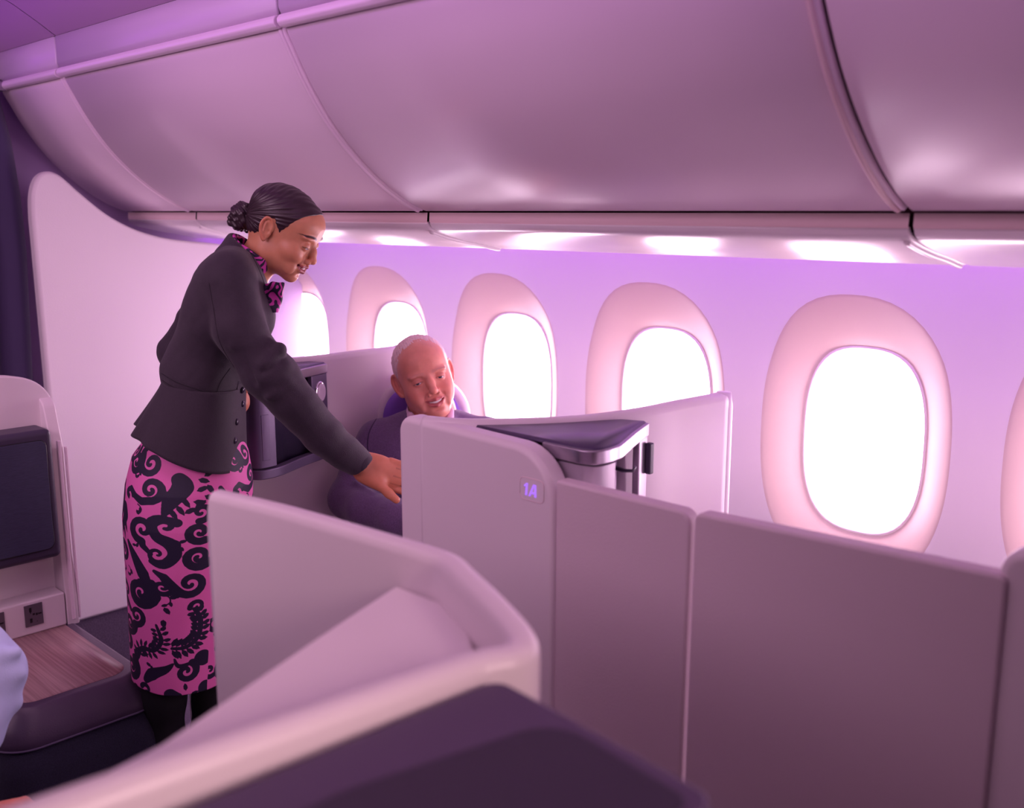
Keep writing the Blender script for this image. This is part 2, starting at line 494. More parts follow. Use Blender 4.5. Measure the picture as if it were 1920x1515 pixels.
# low partitions (closed suite doors) between the middle shell and the right one
lp1 = rounded([(-1.165, .03, 0), (-.882, .03, 0), (-.878, 1.150, .022), (-1.165, 1.150, .0)], 6)
o = slab('low_partition', lp1, lambda x, z: (x, 1.296, z), lambda x, z: (x, 1.328, z), M['low'], None, bw=.006, loc=(-1.02, 1.31, .03))
tag(o, 'narrow low pale partition panel directly right of the shell marked 1A', 'partition', 'low partition panels along the aisle')
lp2 = rounded([(-.872, .03, 0), (-.400, .03, 0), (-.400, 1.170, .01), (-.868, 1.154, .014)], 6)
o = slab('low_partition', lp2, lambda x, z: (x, 1.292, z), lambda x, z: (x, 1.326, z), M['low'], None, bw=.006, loc=(-.64, 1.31, .03))
tag(o, 'wide low pale partition panel at the lower right under the nearest window', 'partition', 'low partition panels along the aisle')

# --------------------------------------------- monitor cabinets
def cabinet(dx, label, silver):
    r = empty('media_cabinet', (-1.25+dx, 1.45, .92), label, 'cabinet', 'curved media cabinets on the seat shells')
    front = catmull([(-1.250+dx, 1.357), (-1.19+dx, 1.357), (-1.150+dx, 1.360), (-1.130+dx, 1.38), (-1.133+dx, 1.43), (-1.153+dx, 1.48), (-1.180+dx, 1.54), (-1.217+dx, 1.630 if silver else 1.650)], 8)
    fr = [tuple(p) for p in front]
    back = [(-1.262+dx, 1.612 if silver else 1.632), (-1.29+dx, 1.57), (-1.33+dx, 1.51), (-1.395+dx, 1.42), (-1.44+dx, 1.37), (-1.46+dx, 1.356)]
    zt, zb = 1.198, .925
    c = np.array([-1.28+dx, 1.47])
    ins = lambda L, d: [tuple(np.array(p)+(c-np.array(p))/np.linalg.norm(c-np.array(p))*d) for p in L]
    def layer(L, z): return [(p[0], p[1], z) for p in L]
    outl = fr+back
    n = len(outl)
    # top board
    t = outl
    v = layer(ins(t, .006), zt+.003)+layer(t, zt-.002)+layer(t, zt-.004)
    f = grid_faces(3, n, wrap=True)+[tuple(range(n))]
    mesh_obj('cabinet_top', v, f, M['cab_top'], r)
    # satin edge band following the front
    path = fr
    def band(name, path, za, zb_, o0, o1, m, parent, bw=.003):
        sec = [(o0, za), (o0, zb_), (o1, zb_), (o1, za)]
        b = sweep_plan(name, path, sec, m, parent); bevel(b, bw, 3, 50)
        return b
    band('top_band', path, zt-.028, zt-.001, -.006, .012, M['metal'], r)
    band('bottom_band', path, zb, zb+.026, -.005, .02, M['cab'] if not silver else M['metal'], r)
    # body behind: recessed carcass
    v = layer(ins(outl, .045), zb+.01)+layer(ins(outl, .045), zt-.012)
    mesh_obj('carcass', v, grid_faces(2, n, wrap=True)+[tuple(range(n))[::-1]], M['alcove'] if silver else M['dark'], r)
    v = layer(outl, zb+.001)+layer(outl, zb+.012)
    mesh_obj('cabinet_bottom', v, grid_faces(2, n, wrap=True)+[tuple(range(n))[::-1], tuple(range(n, 2*n))], M['cab'], r)
    # door over the aisle half, alcove over the rest, end post
    k = int(len(path)*.55)
    dpath = path[:k+1]
    d = band('door', dpath, zb+.030, zt-.031, -.001, .010, M['cab_silver'] if silver else M['cab'], r, .002)
    hp = path[k-7:k-2]
    band('door_handle', hp, zb+.05, zt-.10, -.0022, .004, M['cab_silver'] if silver else M['cab'], d, .0015)
    q = int(len(path)*.90)
    band('end_post', path[q:], zb+.026, zt-.028, -.003, .012, M['metal'] if silver else M['cab'], r, .003)
    for s in np.linspace(.58, .88, 7) if silver else ():
        p0 = np.array(path[int(len(path)*s)]); p1 = p0+(c-p0)/np.linalg.norm(c-p0)*.043
        tube('rib', [(p1[0], p1[1], zb+.02), (p1[0], p1[1], zt-.02)], .004, M['alcove'], r, n=8)
    if silver:
        p0 = np.array(path[int(len(path)*.60)])
        h = [(p0[0]-.03, p0[1]+.012, zt-.052), (p0[0]-.002, p0[1]+.016, zt-.056), (p0[0]+.016, p0[1]+.020, zt-.054), (p0[0]+.020, p0[1]+.022, zt-.046)]
        tube('coat_hook', h, [.009, .009, .008, .006], M['dark'], r, n=10, flat=.35)
        e = path[-3]
        box('side_latch', (e[0]+.0, e[1]+.004, zt-.105), (e[0]+.014, e[1]+.018, zt-.04), M['dark'], r, .003)
    else:
        # reading lamp disc on the end post
        a, b = np.array(path[q]), np.array(path[-1]); mid = (a+b)/2
        dd = (b-a)/np.linalg.norm(b-a); nn = np.array([dd[1], -dd[0]])
        if nn@(c-mid) > 0: nn = -nn
        def disc(name, rad, th, off, m, par):
            v = []
            for (rr, o_) in ((rad, off), (rad, off+th*.7), (rad*.9, off+th), (rad*.5, off+th)):
                for t_ in range(28):
                    a_ = 2*math.pi*t_/28
                    P = mid+dd*rr*math.cos(a_)+nn*o_
                    v.append((P[0], P[1], zt-.078+rr*1.35*math.sin(a_)))
            return mesh_obj(name, v, grid_faces(4, 28, wrap=True)+[tuple(range(84, 112))], m, par)
        ring = disc('lamp_ring', .0235, .008, 0, M['chrome'], r)
        disc('lamp_face', .0185, .004, .007, mat('lamp face', (214, 200, 214), .3), ring)
    return r
cabinet(0, 'silver media cabinet with a dark top and coat hook behind the shell marked 1A', True)
cabinet(-1.145, 'dark media cabinet with a round chrome-ringed lamp under the outstretched arm', False)
# ------------------------------------------- centre suite in the foreground
ctr = empty('centre_shell', (-.95, .78, 0), 'blurred white centre seat shell with an angled rim across the near foreground', 'seat shell')
cp = catmull([(-1.365, .742), (-1.34, .748), (-1.22, .768), (-1.05, .785), (-.93, .794), (-.885, .791), (-.84, .772), (-.765, .740), (-.69, .704), (-.655, .680), (-.646, .658), (-.655, .635), (-.664, .60), (-.682, .45), (-.700, .28), (-.722, .05), (-.75, -.25)], 8)
cp = [tuple(p) for p in cp]
hw = .0185; zc = 1.203
sec = [(hw, .03), (hw, zc-.014), (hw*.82, zc-.004), (hw*.4, zc), (-hw*.4, zc), (-hw*.82, zc-.004), (-hw, zc-.014), (-hw, .03)]
L0 = 1/(len(cp)-1)
def zf(t):
    x = t/L0/8*.10   # rough distance from the free end
    return -.045+math.sqrt(max(0, .045**2-(.045-min(.045, x))**2)) if x < .045 else 0
sweep_plan('aisle_panel', cp, sec, M['shell'], ctr, zfun=zf)
led = [(-.965, .770), (-.906, .613), (-.849, .471), (-.81, .373), (-.78, .20), (-.78, -.2), (-.735, -.2), (-.71, .05), (-.690, .28), (-.675, .45), (-.665, .60), (-.69, .665), (-.80, .74), (-.88, .772)]
slab('shelf', led, lambda x, y: (x, y, 1.150), lambda x, y: (x, y, .90), M['shell'], ctr, bw=.004)

fu = empty('monitor_unit', (-.48, .25, .6), 'dark blurred monitor housing in the bottom foreground, closest to the camera', 'monitor')
ho = rounded([(-.668, -.2, .0), (-.636, .628, .02), (-.374, .604, .02), (-.374, -.2, .0)], 6)
slab('housing', ho, lambda x, y: (x, y, 1.186), lambda x, y: (x, y, .62), M['fore_dark'], fu, bw=.006)
hi = rounded([(-.588, -.19, .0), (-.580, .41, .1), (-.538, .602, .04), (-.386, .584, .015), (-.386, -.19, .0)], 6)
slab('screen', hi, lambda x, y: (x, y, 1.1885), lambda x, y: (x, y, 1.17), M['fore_screen'], fu, bw=.001, seg=2)
box('pedestal', (-.56, -.15, 0), (-.40, .5, .62), M['fore_dark'], fu, .01)

# ---------------------------------------------- console on the left
con = empty('side_console', (-2.53, .86, 0), 'rounded dark side console with a striped wood top at the lower left', 'side table')
def rr(off, r=.06):
    return rounded([(-2.745-off*.2, .715-off, r), (-2.285+off, .715-off, r), (-2.285+off, 1.022+off, r), (-2.745-off*.2, 1.022+off, .01)], 10)
def loft(name, levels, m, parent, capb=True, capt=True):
    v = []; n = None
    for z, off, r in levels:
        L = rr(off, r); n = len(L)
        v += [(x, y, z) for x, y in L]
    f = grid_faces(len(levels), n, wrap=True)
    if capb: f.append(tuple(range(n))[::-1])
    if capt: f.append(tuple(range((len(levels)-1)*n, len(levels)*n)))
    return mesh_obj(name, v, f, m, parent)
loft('leather_top', [(.420, .040, .08), (.426, .043, .085), (.44, .041, .08), (.465, .030, .075), (.492, .012, .07), (.503, .003, .065), (.505, -.004, .06)], M['leather'], con)
loft('wood_top', [(.500, -.022, .045), (.5065, -.022, .045)], M['wood'], con)
loft('fabric_base', [(.02, .060, .10), (.10, .078, .10), (.25, .074, .10), (.36, .056, .09), (.418, .040, .08)], M['fabric'], con)
L = rr(.0430, .085)
tube('piping', [(x, y, .422) for x, y in L]+[(L[0][0], L[0][1], .422)], .0028, mat('piping', (96, 84, 112), .6), con, n=8)

ms = empty('monitor_surround', (-2.77, .75, .5), 'white monitor surround standing on the side console at the far left', 'monitor surround')
ar = rounded([(1.052, .50, .005), (1.046, 1.170, .10), (.93, 1.198, .12), (.30, 1.21, .0), (.30, .50, 0)][::-1], 10)
slab('back_panel', ar, lambda y, z: (-2.80, y, z), lambda y, z: (-2.768, y, z), M['shell'], ms, bw=.006)
po = rounded([(-2.790, .50, 0), (-2.700, .50, .004), (-2.700, .58, .0), (-2.712, .70, .03), (-2.712, 1.0, .03), (-2.745, 1.115, .03), (-2.79, 1.14, 0)], 6)
slab('side_post', po, lambda x, z: (x, 1.008, z), lambda x, z: (x, 1.040, z), M['shell'], ms, bw=.004)
box('post_rail', (-2.708, 1.020, .515), (-2.697, 1.030, 1.02), M['bin'], ms, .003)
box('post_rail', (-2.700, 1.0405, .515), (-2.712, 1.046, 1.0), M['bin'], ms, .002)
rz = box('socket_riser', (-2.768, .30, .505), (-2.700, 1.006, .600), M['shell'], ms, .006)
def socket(y0):
    s = box('power_socket', (-2.6998, y0, .530), (-2.6965, y0+.047, .590), M['socketm'], rz, .001)
    for (a, b, c, d) in ((.012, .018, .040, .052), (.014, .016, .036, .041), (.020, .0255, .030, .035), (.028, .033, .028, .034), (.034, .043, .029, .033), (.012, .018, .010, .022), (.029, .031, .010, .012)):
        box('socket_slot', (-2.6968, y0+a, .530+c), (-2.6960, y0+b, .530+d), M['black'], s)
socket(.897); socket(.800)
sl = rounded([(-2.766, .62, 0), (-2.735, .62, .01), (-2.715, .70, .01), (-2.766, .72, .0)], 4)
mo = empty('monitor', (-2.71, .75, .72), 'dark monitor with a brushed blue-grey face at the far left', 'monitor')
b1 = box('housing', (-2.764, .35, .712), (-2.668, .998, 1.062), M['dark'], mo, .016, 4)
sc = rounded([(.37, .742, .0), (.978, .742, .018), (.978, 1.036, .018), (.37, 1.036, 0)], 6)
slab('screen_cover', sc, lambda y, z: (-2.669, y, z), lambda y, z: (-2.6635, y, z), M['screen_cloth'], mo, bw=.002, seg=2)
ln = [(-2.6655, y, z) for y, z in sc]; ln.append(ln[0])
tube('cover_seam', ln, .0016, M['black'], mo, n=6)

# headrest and shell of the man's seat
seat = empty('passenger_seat', (-2.0, 2.1, 0), 'window seat with a rounded purple headrest behind the seated man', 'seat')
def bent(name, cx, cy, w, h, z0, m, ang, bw, parent, thick=.09, rad=.12):
    c, s = math.cos(ang), math.sin(ang)
    o = rounded([(-w/2, z0, .03), (w/2, z0, .03), (w/2, z0+h, rad), (-w/2, z0+h, rad)], 10)
    return slab(name, o, lambda u, z: (cx+c*u, cy+s*u, z), lambda u, z: (cx+c*u-s*thick, cy+s*u+c*thick, z), m, parent, bw=bw)
A_ = YAW*0+math.radians(44)
hr_ = PX(790, 790, 2.98)
bent('headrest', hr_.x, hr_.y, .235, .30, .82, M['purple_seat'], A_, .025, seat, thick=.05, rad=.11)
bent('headrest_shell', hr_.x-.03, hr_.y+.03, .285, .322, .82, M['shell'], A_, .02, seat, thick=.06, rad=.135)
bent('backrest', hr_.x+.06, hr_.y+.03, .40, .50, .42, M['purple_seat'], A_, .03, seat)
box('cushion', (-2.32, 1.50, .30), (-1.72, 2.06, .45), M['purple_seat'], seat, .04)
box('seat_base', (-2.28, 1.56, 0), (-1.76, 2.04, .30), M['dark'], seat, .01)

# ------------------------------------------------------------------ lights
def area(name, loc, target, sx, sy, col, p, spread=180):
    l = bpy.data.lights.new(name, 'AREA'); l.shape = 'RECTANGLE'; l.size = sx; l.size_y = sy
    l.color = srgb(*col)[:3]; l.energy = p; l.spread = math.radians(spread)
    o = bpy.data.objects.new(name, l); link(o); o.location = loc
    d = Vector(target)-Vector(loc)
    o.rotation_euler = d.to_track_quat('-Z', 'X' if abs(d.normalized().x) > .9 else 'Y').to_euler()
    return o
# mood light run along the ceiling edge
def strip_light(name, y, z, dy, dz, w, col, p, x0=-3.6, x1=1.3):
    l = bpy.data.lights.new(name, 'AREA'); l.shape = 'RECTANGLE'; l.size = x1-x0; l.size_y = w
    l.color = srgb(*col)[:3]; l.energy = p
    o = bpy.data.objects.new(name, l); link(o); o.location = ((x0+x1)/2, y, z)
    zax = -Vector((0, dy, dz)).normalized(); xax = Vector((1, 0, 0)); yax = zax.cross(xax)
    o.matrix_world = Matrix.Translation(o.location) @ Matrix((xax, yax, zax)).transposed().to_4x4()
    return o
strip_light('ceiling_mood_light', 1.05, 2.08, .9, .35, .04, (176, 50, 255), 2.0)
strip_light('sidewall_mood_light', 1.99, 1.585, .75, -.35, .03, (176, 50, 255), 8.5)
area('cabin_light', (-2.0, -.9, 2.22), (-3.0, 1.6, 1.35), 2.2, .9, (255, 204, 240), 18, 120)
area('cabin_light', (.6, -1.2, 2.2), (-1.6, 1.5, 1.5), 1.6, .8, (255, 190, 200), 1.2)
area('aisle_light', (-1.6, .6, 2.25), (-1.7, 1.1, 0), 3.0, .3, (255, 200, 240), 6.5)
area('rim_fill_light', (1.0, .45, 1.9), (-.7, .35, 1.15), .5, .3, (255, 210, 214), 2.0, 50)  # unseen narrow lamp added to brighten the foreground rim
w = bpy.data.worlds.new('cabin air'); scn.world = w; w.use_nodes = True
w.node_tree.nodes['Background'].inputs[0].default_value = srgb(196, 138, 176)
w.node_tree.nodes['Background'].inputs[1].default_value = .06
scn.view_settings.view_transform = 'Standard'; scn.view_settings.look = 'None'
scn.view_settings.gamma = 1; scn.view_settings.use_curve_mapping = False
scn.view_settings.exposure = 0

# scattering volume added to imitate the lens bloom around the windows
hm = bpy.data.materials.new('bloom haze'); hm.use_nodes = True
nt = hm.node_tree; nt.nodes.clear()
vs = nt.nodes.new('ShaderNodeVolumeScatter'); oo = nt.nodes.new('ShaderNodeOutputMaterial')
vs.inputs['Color'].default_value = (1, .80, .78, 1); vs.inputs['Density'].default_value = .6; vs.inputs['Anisotropy'].default_value = .3
nt.links.new(vs.outputs[0], oo.inputs['Volume'])
hb = box('window_haze', (-3.64, 2.03, .40), (1.2, 2.325, 1.50), hm); hb['kind'] = 'stuff'
hb['label'] = 'thin added haze imitating window bloom along the wall behind the seats'; hb['category'] = 'haze'

scn.cycles.max_bounces = 8; scn.cycles.diffuse_bounces = 4; scn.cycles.glossy_bounces = 3
scn.cycles.transmission_bounces = 2; scn.cycles.volume_bounces = 0; scn.cycles.transparent_max_bounces = 4
scn.cycles.use_denoising = True; scn.cycles.sample_clamp_indirect = 6
# =================================================== soft-shape modelling kit
class Field:
    """a signed distance grid that soft shapes are blended into"""
    def __init__(s, lo, hi, h):
        s.lo = np.array(lo, float); s.h = h
        s.n = np.ceil((np.array(hi)-s.lo)/h).astype(int)+1
        s.ax = [(s.lo[i]+h*np.arange(s.n[i])).astype(np.float32) for i in range(3)]
        s.f = np.full(tuple(s.n), .2, np.float32)
    def block(s, lo, hi):
        sl = []
        for i in range(3):
            a = int(max(0, math.floor((lo[i]-s.lo[i])/s.h))); b = int(min(s.n[i], math.ceil((hi[i]-s.lo[i])/s.h)+1))
            if a >= b: return None
            sl.append(slice(a, b))
        return tuple(sl)
    def pts(s, sl):
        return (s.ax[0][sl[0]][:, None, None], s.ax[1][sl[1]][None, :, None], s.ax[2][sl[2]][None, None, :])
    def op(s, sl, d, k, mode):
        f = s.f[sl]
        if mode == 'u':
            if k > 0:
                h = np.clip(.5+.5*(f-d)/k, 0, 1); r = f*(1-h)+d*h-k*h*(1-h)
            else: r = np.minimum(f, d)
        else:
            if mode == 's': d = -d
            if k > 0:
                h = np.clip(.5-.5*(f-d)/k, 0, 1); r = f*(1-h)+d*h+k*h*(1-h)
            else: r = np.maximum(f, d)
        s.f[sl] = r
    def ell(s, c, r, k=.01, R=None, mode='u'):
        c = np.array(c, float); r = np.array(r if hasattr(r, '__len__') else (r, r, r), float)
        m = r.max()+k+3*s.h
        sl = s.block(c-m, c+m)
        if sl is None: return
        x, y, z = s.pts(sl); x = x-c[0]; y = y-c[1]; z = z-c[2]
        if R is not None:
            R = np.array(R, float)   # columns: local axes
            a = x*R[0, 0]+y*R[1, 0]+z*R[2, 0]; b = x*R[0, 1]+y*R[1, 1]+z*R[2, 1]; e = x*R[0, 2]+y*R[1, 2]+z*R[2, 2]
        else: a, b, e = x, y, z
        k0 = np.sqrt((a/r[0])**2+(b/r[1])**2+(e/r[2])**2)
        k1 = np.sqrt((a/r[0]**2)**2+(b/r[1]**2)**2+(e/r[2]**2)**2)
        s.op(sl, (k0*(k0-1)/np.maximum(k1, 1e-6)).astype(np.float32), k, mode)
    def cone(s, a, b, ra, rb, k=.01, mode='u', flat=None):
        a = np.array(a, float); b = np.array(b, float)
        q = flat[1] if flat else 1
        m = max(ra, rb)*max(q, 1)+k+3*s.h
        sl = s.block(np.minimum(a, b)-m, np.maximum(a, b)+m)
        if sl is None: return
        x, y, z = s.pts(sl); d = b-a; L = max(float(d@d), 1e-9)
        x = x-a[0]; y = y-a[1]; z = z-a[2]
        t = np.clip((x*d[0]+y*d[1]+z*d[2])/L, 0, 1)
        x = x-t*d[0]; y = y-t*d[1]; z = z-t*d[2]
        if flat:
            n = np.array(flat[0], float); n /= np.linalg.norm(n)
            e = (x*n[0]+y*n[1]+z*n[2])*(1/q-1)
            x = x+e*n[0]; y = y+e*n[1]; z = z+e*n[2]
        dist = np.sqrt(x*x+y*y+z*z)-(ra+(rb-ra)*t)
        if q < 1: dist = dist*q
        s.op(sl, dist.astype(np.float32), k, mode)
    def chain(s, P, Rr, k=.01, mode='u', flat=None):
        for i in range(len(P)-1): s.cone(P[i], P[i+1], Rr[i], Rr[i+1], k, mode, flat)
    def plane(s, p, n, k=0, mode='i'):
        """keep what lies behind the plane (n points to the removed side)"""
        p = np.array(p, float); n = np.array(n, float); n /= np.linalg.norm(n)
        sl = tuple(slice(0, int(q)) for q in s.n); x, y, z = s.pts(sl)
        d = (x-p[0])*n[0]+(y-p[1])*n[1]+(z-p[2])*n[2]
        s.op(sl, np.broadcast_to(d, s.f.shape).astype(np.float32), k, mode)
    def mesh(s):
        f = s.f; n = f.shape
        neg = f < 0
        cs = [neg[i:n[0]-1+i, j:n[1]-1+j, k:n[2]-1+k] for i in (0, 1) for j in (0, 1) for k in (0, 1)]
        tot = sum(c.astype(np.int8) for c in cs)
        act = (tot > 0) & (tot < 8)
        I = np.argwhere(act)
        idx = np.full(act.shape, -1, np.int64); idx[act] = np.arange(len(I))
        P = np.zeros((len(I), 3)); C = np.zeros(len(I))
        cor = [(0,0,0),(1,0,0),(0,1,0),(1,1,0),(0,0,1),(1,0,1),(0,1,1),(1,1,1)]
        V = {c: f[I[:, 0]+c[0], I[:, 1]+c[1], I[:, 2]+c[2]] for c in cor}
        for a in cor:
            for ax in range(3):
                if a[ax]: continue
                b = list(a); b[ax] = 1; b = tuple(b)
                va, vb = V[a], V[b]
                m = (va < 0) != (vb < 0)
                t = va[m]/(va[m]-vb[m])
                q = np.tile(np.array(a, float), (m.sum(), 1)); q[:, ax] += t
                P[m] += q; C[m] += 1
        P = (I+P/C[:, None])*s.h+s.lo
        faces = []
        for ax in range(3):
            o = [i for i in range(3) if i != ax]
            sa = [slice(None)]*3; sb = [slice(None)]*3; sa[ax] = slice(0, -1); sb[ax] = slice(1, None)
            ch = neg[tuple(sa)] != neg[tuple(sb)]
            E = np.argwhere(ch)
            E = E[(E[:, o[0]] > 0) & (E[:, o[1]] > 0) & (E[:, o[0]] < n[o[0]]-1) & (E[:, o[1]] < n[o[1]]-1)]
            sgn = neg[E[:, 0], E[:, 1], E[:, 2]]
            q = []
            for (u, v) in ((-1, -1), (0, -1), (0, 0), (-1, 0)):
                K = E.copy(); K[:, o[0]] += u; K[:, o[1]] += v
                q.append(idx[K[:, 0], K[:, 1], K[:, 2]])
            q = np.stack(q, 1)
            flip = sgn if ax != 1 else ~sgn
            q[~flip] = q[~flip][:, ::-1]
            faces.append(q)
        F = np.concatenate(faces)
        return P, F[(F >= 0).all(1)]

def relax(P, F, it=1, lam=.5):
    for _ in range(it):
        S = np.zeros_like(P); C = np.zeros(len(P))
        for a in range(4):
            i = F[:, a]; j = F[:, (a+1) % 4]
            np.add.at(S, i, P[j]); np.add.at(C, i, 1); np.add.at(S, j, P[i]); np.add.at(C, j, 1)
        P = P+lam*(S/np.maximum(C, 1)[:, None]-P)
    return P

def fast_mesh(name, P, F, m, parent=None, col=None, loc=None, attr=None):
    P = np.asarray(P, float)
    if parent is not None:
        P = P+np.array(local(parent, [(0, 0, 0)])[0])
    elif loc is not None: P = P-np.array(loc)
    me = bpy.data.meshes.new(name)
    F = np.asarray(F); nf, w = F.shape
    me.vertices.add(len(P)); me.vertices.foreach_set('co', P.astype(np.float32).ravel())
    me.loops.add(nf*w); me.loops.foreach_set('vertex_index', F.astype(np.int32).ravel())
    me.polygons.add(nf); me.polygons.foreach_set('loop_start', np.arange(0, nf*w, w, dtype=np.int32))
    me.update(calc_edges=True); me.validate()
    me.polygons.foreach_set('use_smooth', [True]*len(me.polygons))
    if col is not None:
        a = me.color_attributes.new('Col', 'FLOAT_COLOR', 'POINT')
        c = np.ones((len(P), 4), np.float32); c[:, :3] = col
        a.data.foreach_set('color', c.ravel())
    if attr is not None:
        a = me.attributes.new('pat', 'FLOAT', 'POINT'); a.data.foreach_set('value', np.asarray(attr, np.float32))
    if m: me.materials.append(m)
    o = bpy.data.objects.new(name, me)
    if parent is None and loc is not None: o.location = loc
    return link(o, parent)

def S3(r, g, b): return np.array(srgb(r, g, b)[:3])
def sm(e0, e1, x):
    t = np.clip((x-e0)/(e1-e0), 0, 1); return t*t*(3-2*t)

def build_head(kw, place, root, skin, names=('body',), hh=.0017):
    """head and neck in its own frame (x forward, y to the subject's left, z up); returns the field and the colours"""
    f = Field((-.13, -.10, -.19), (.135, .10, .13), hh)
    g = kw.get
    jw = g('jaw', 1.0)
    f.ell((-.012, 0, .035), (.095, .0735, .078), 0)
    f.ell((-.045, 0, -.008), (.050, .055, .050), .02)
    f.ell((.032, 0, -.015), (.056, .060*jw, .085), .02)
    f.ell((.043, 0, .045), (.045, .058, .045), .02)
    f.ell((.028, 0, -.062), (.055, .049*jw, .040), .02)
    for s in (-1, 1):
        f.ell((.000, s*.046*jw, -.052), (.022, .012, .030), .015)
        f.ell((.054, s*.040, -.026), (.027, .020, .021), .014)
        f.ell((.064, s*.032, -.034), (.019, .017, .016), .012)
        f.ell((.0765, s*.026, .017+g('brow', 0)), (.013, .026, .007), .010)
    f.ell((.070, 0, -.090), (.019*jw, .021*jw, .017), .016)
    f.ell((.070, 0, -.056), (.023, .031, .027), .014)
    for s in (-1, 1):
        f.ell((.0950, s*.031, .0015), (.013, .0175, .0105), .009, mode='s')
    ns = g('nose', 1.0)
    f.chain([(.082, 0, .012), (.0935, 0, -.012), (.1020*1.0, 0, -.0285)], [.0070*ns, .0078*ns, .0092*ns], .009)
    f.ell((.1025, 0, -.0315), (.0088*ns, .0098*ns, .0080*ns), .005)
    for s in (-1, 1):
        f.ell((.0945, s*.0122*ns, -.0375), (.0090, .0058, .0066), .005)
        f.ell((.0985, s*.0066*ns, -.0450), (.0045, .0028, .0030), .002, mode='s')
        # lids
        f.ell((.0745, s*.031, -.002), .0139, .003)
        ang = s*g('eye_tilt', .12)
        R = [[1, 0, 0], [0, math.cos(ang), -math.sin(ang)], [0, math.sin(ang), math.cos(ang)]]
        f.ell((.0900, s*.031, -.0042+g('lid', 0)), (.0085, .0128, g('eye_open', .0032)), .0008, R=R, mode='s')
        f.chain([(.086, s*.019, .0085), (.0885, s*.031, .0105), (.083, s*.043, .007)], [.0010]*3, .004, mode='s')
    # mouth
    zc = -.0640+g('mz', 0); cw = g('mouth_w', .0255); cr = g('corner', .004); op = g('mouth_open', .0042)
    mcx = g('mcx', .0790)
    up = [(mcx, -cw, zc+cr), (.0905, -cw*.55, zc+.0035+op*.4), (.0960, 0, zc+.0040+op*.5), (.0905, cw*.55, zc+.0035+op*.4), (mcx, cw, zc+cr)]
    lo = [(mcx, -cw, zc+cr), (.0885, -cw*.55, zc-.0040-op*.55), (.0925, 0, zc-.0072-op*.8), (.0885, cw*.55, zc-.0040-op*.55), (mcx, cw, zc+cr)]
    f.chain(up, [.0018, .0040, .0046, .0040, .0018], .0035)
    f.chain(lo, [.0018, .0044, .0054, .0044, .0018], .0035)
    f.ell((.094, 0, zc-.0175-op), (.009, .016, .0030), .008, mode='s')
    mo = [(mcx+.004, -cw*.88, zc+cr*.75), (.0930, -cw*.5, zc-op*.05), (.0975, 0, zc-op*.25-.0008), (.0930, cw*.5, zc-op*.05), (mcx+.004, cw*.88, zc+cr*.75)]
    f.chain(mo, [op*.35, op*.85, op*1.0, op*.85, op*.35], .0012, mode='s')
    f.chain([(a_-.009, b_*.93, c_) for (a_, b_, c_) in mo], [op*.3, op*.9, op*1.1, op*.9, op*.3], .001, mode='s')
    fo = g('fold', .0016)
    for s in (-1, 1):
        f.chain([(.0965, s*.0175, -.0345), (.0870, s*.0270, -.0470), (.0765, s*.0345, -.0640)], [fo, fo*1.2, fo*.7], .006, mode='s')
        f.ell((.070, s*.036, -.067), (.012, .008, .016), .010)
        # ear
        es = g('ear', 1.0)*.93; yo = g('ear_out', 0)
        a = g('ear_tilt', -.22); R = np.array([[math.cos(a), 0, math.sin(a)], [0, 1, 0], [-math.sin(a), 0, math.cos(a)]])
        R = np.array([[1, 0, 0], [0, 1, 0], [0, 0, 1]]) if False else R
        ec = np.array((-.013, s*(.0685+yo), -.006))
        b = s*g('ear_flare', .22); Rz = np.array([[math.cos(b), math.sin(b), 0], [-math.sin(b), math.cos(b), 0], [0, 0, 1]])
        RR = Rz @ R
        loc_ = lambda u, v, w: ec+RR@np.array((u, v, w))*es
        f.ell(loc_(0, 0, 0), (.0165*es, .0045*es, .0290*es), .003, R=RR)
        pts = [tuple(q) for q in catmull([loc_(.013, s*.002, -.004), loc_(.015, s*.003, .012), loc_(.006, s*.004, .027), loc_(-.008, s*.004, .027), loc_(-.017, s*.005, .013), loc_(-.0165, s*.005, -.004), loc_(-.009, s*.004, -.020), loc_(-.001, s*.003, -.029)], 4)]
        f.chain(pts, list(np.interp(np.linspace(0, 7, len(pts)), range(8), [.0022, .0026, .0029, .0030, .0030, .0030, .0036, .0050])), .003)
        f.ell(loc_(.002, s*.0065, .001), (.0085*es, .0050*es, .0165*es), .002, R=RR, mode='s')
        f.ell(loc_(.006, s*.008, -.006), (.0055*es, .008*es, .0070*es), .002, R=RR, mode='s')
        f.cone(loc_(-.005, s*.003, .014), loc_(-.007, s*.003, -.012), .0022, .0024, .002)
    nr = g('neck_r', .052)
    f.chain(g('neck', [(-.030, 0, -.045), (-.042, 0, -.11), (-.055, 0, -.185)]), [nr*.98, nr*.96, nr*1.05], .022)
    return f

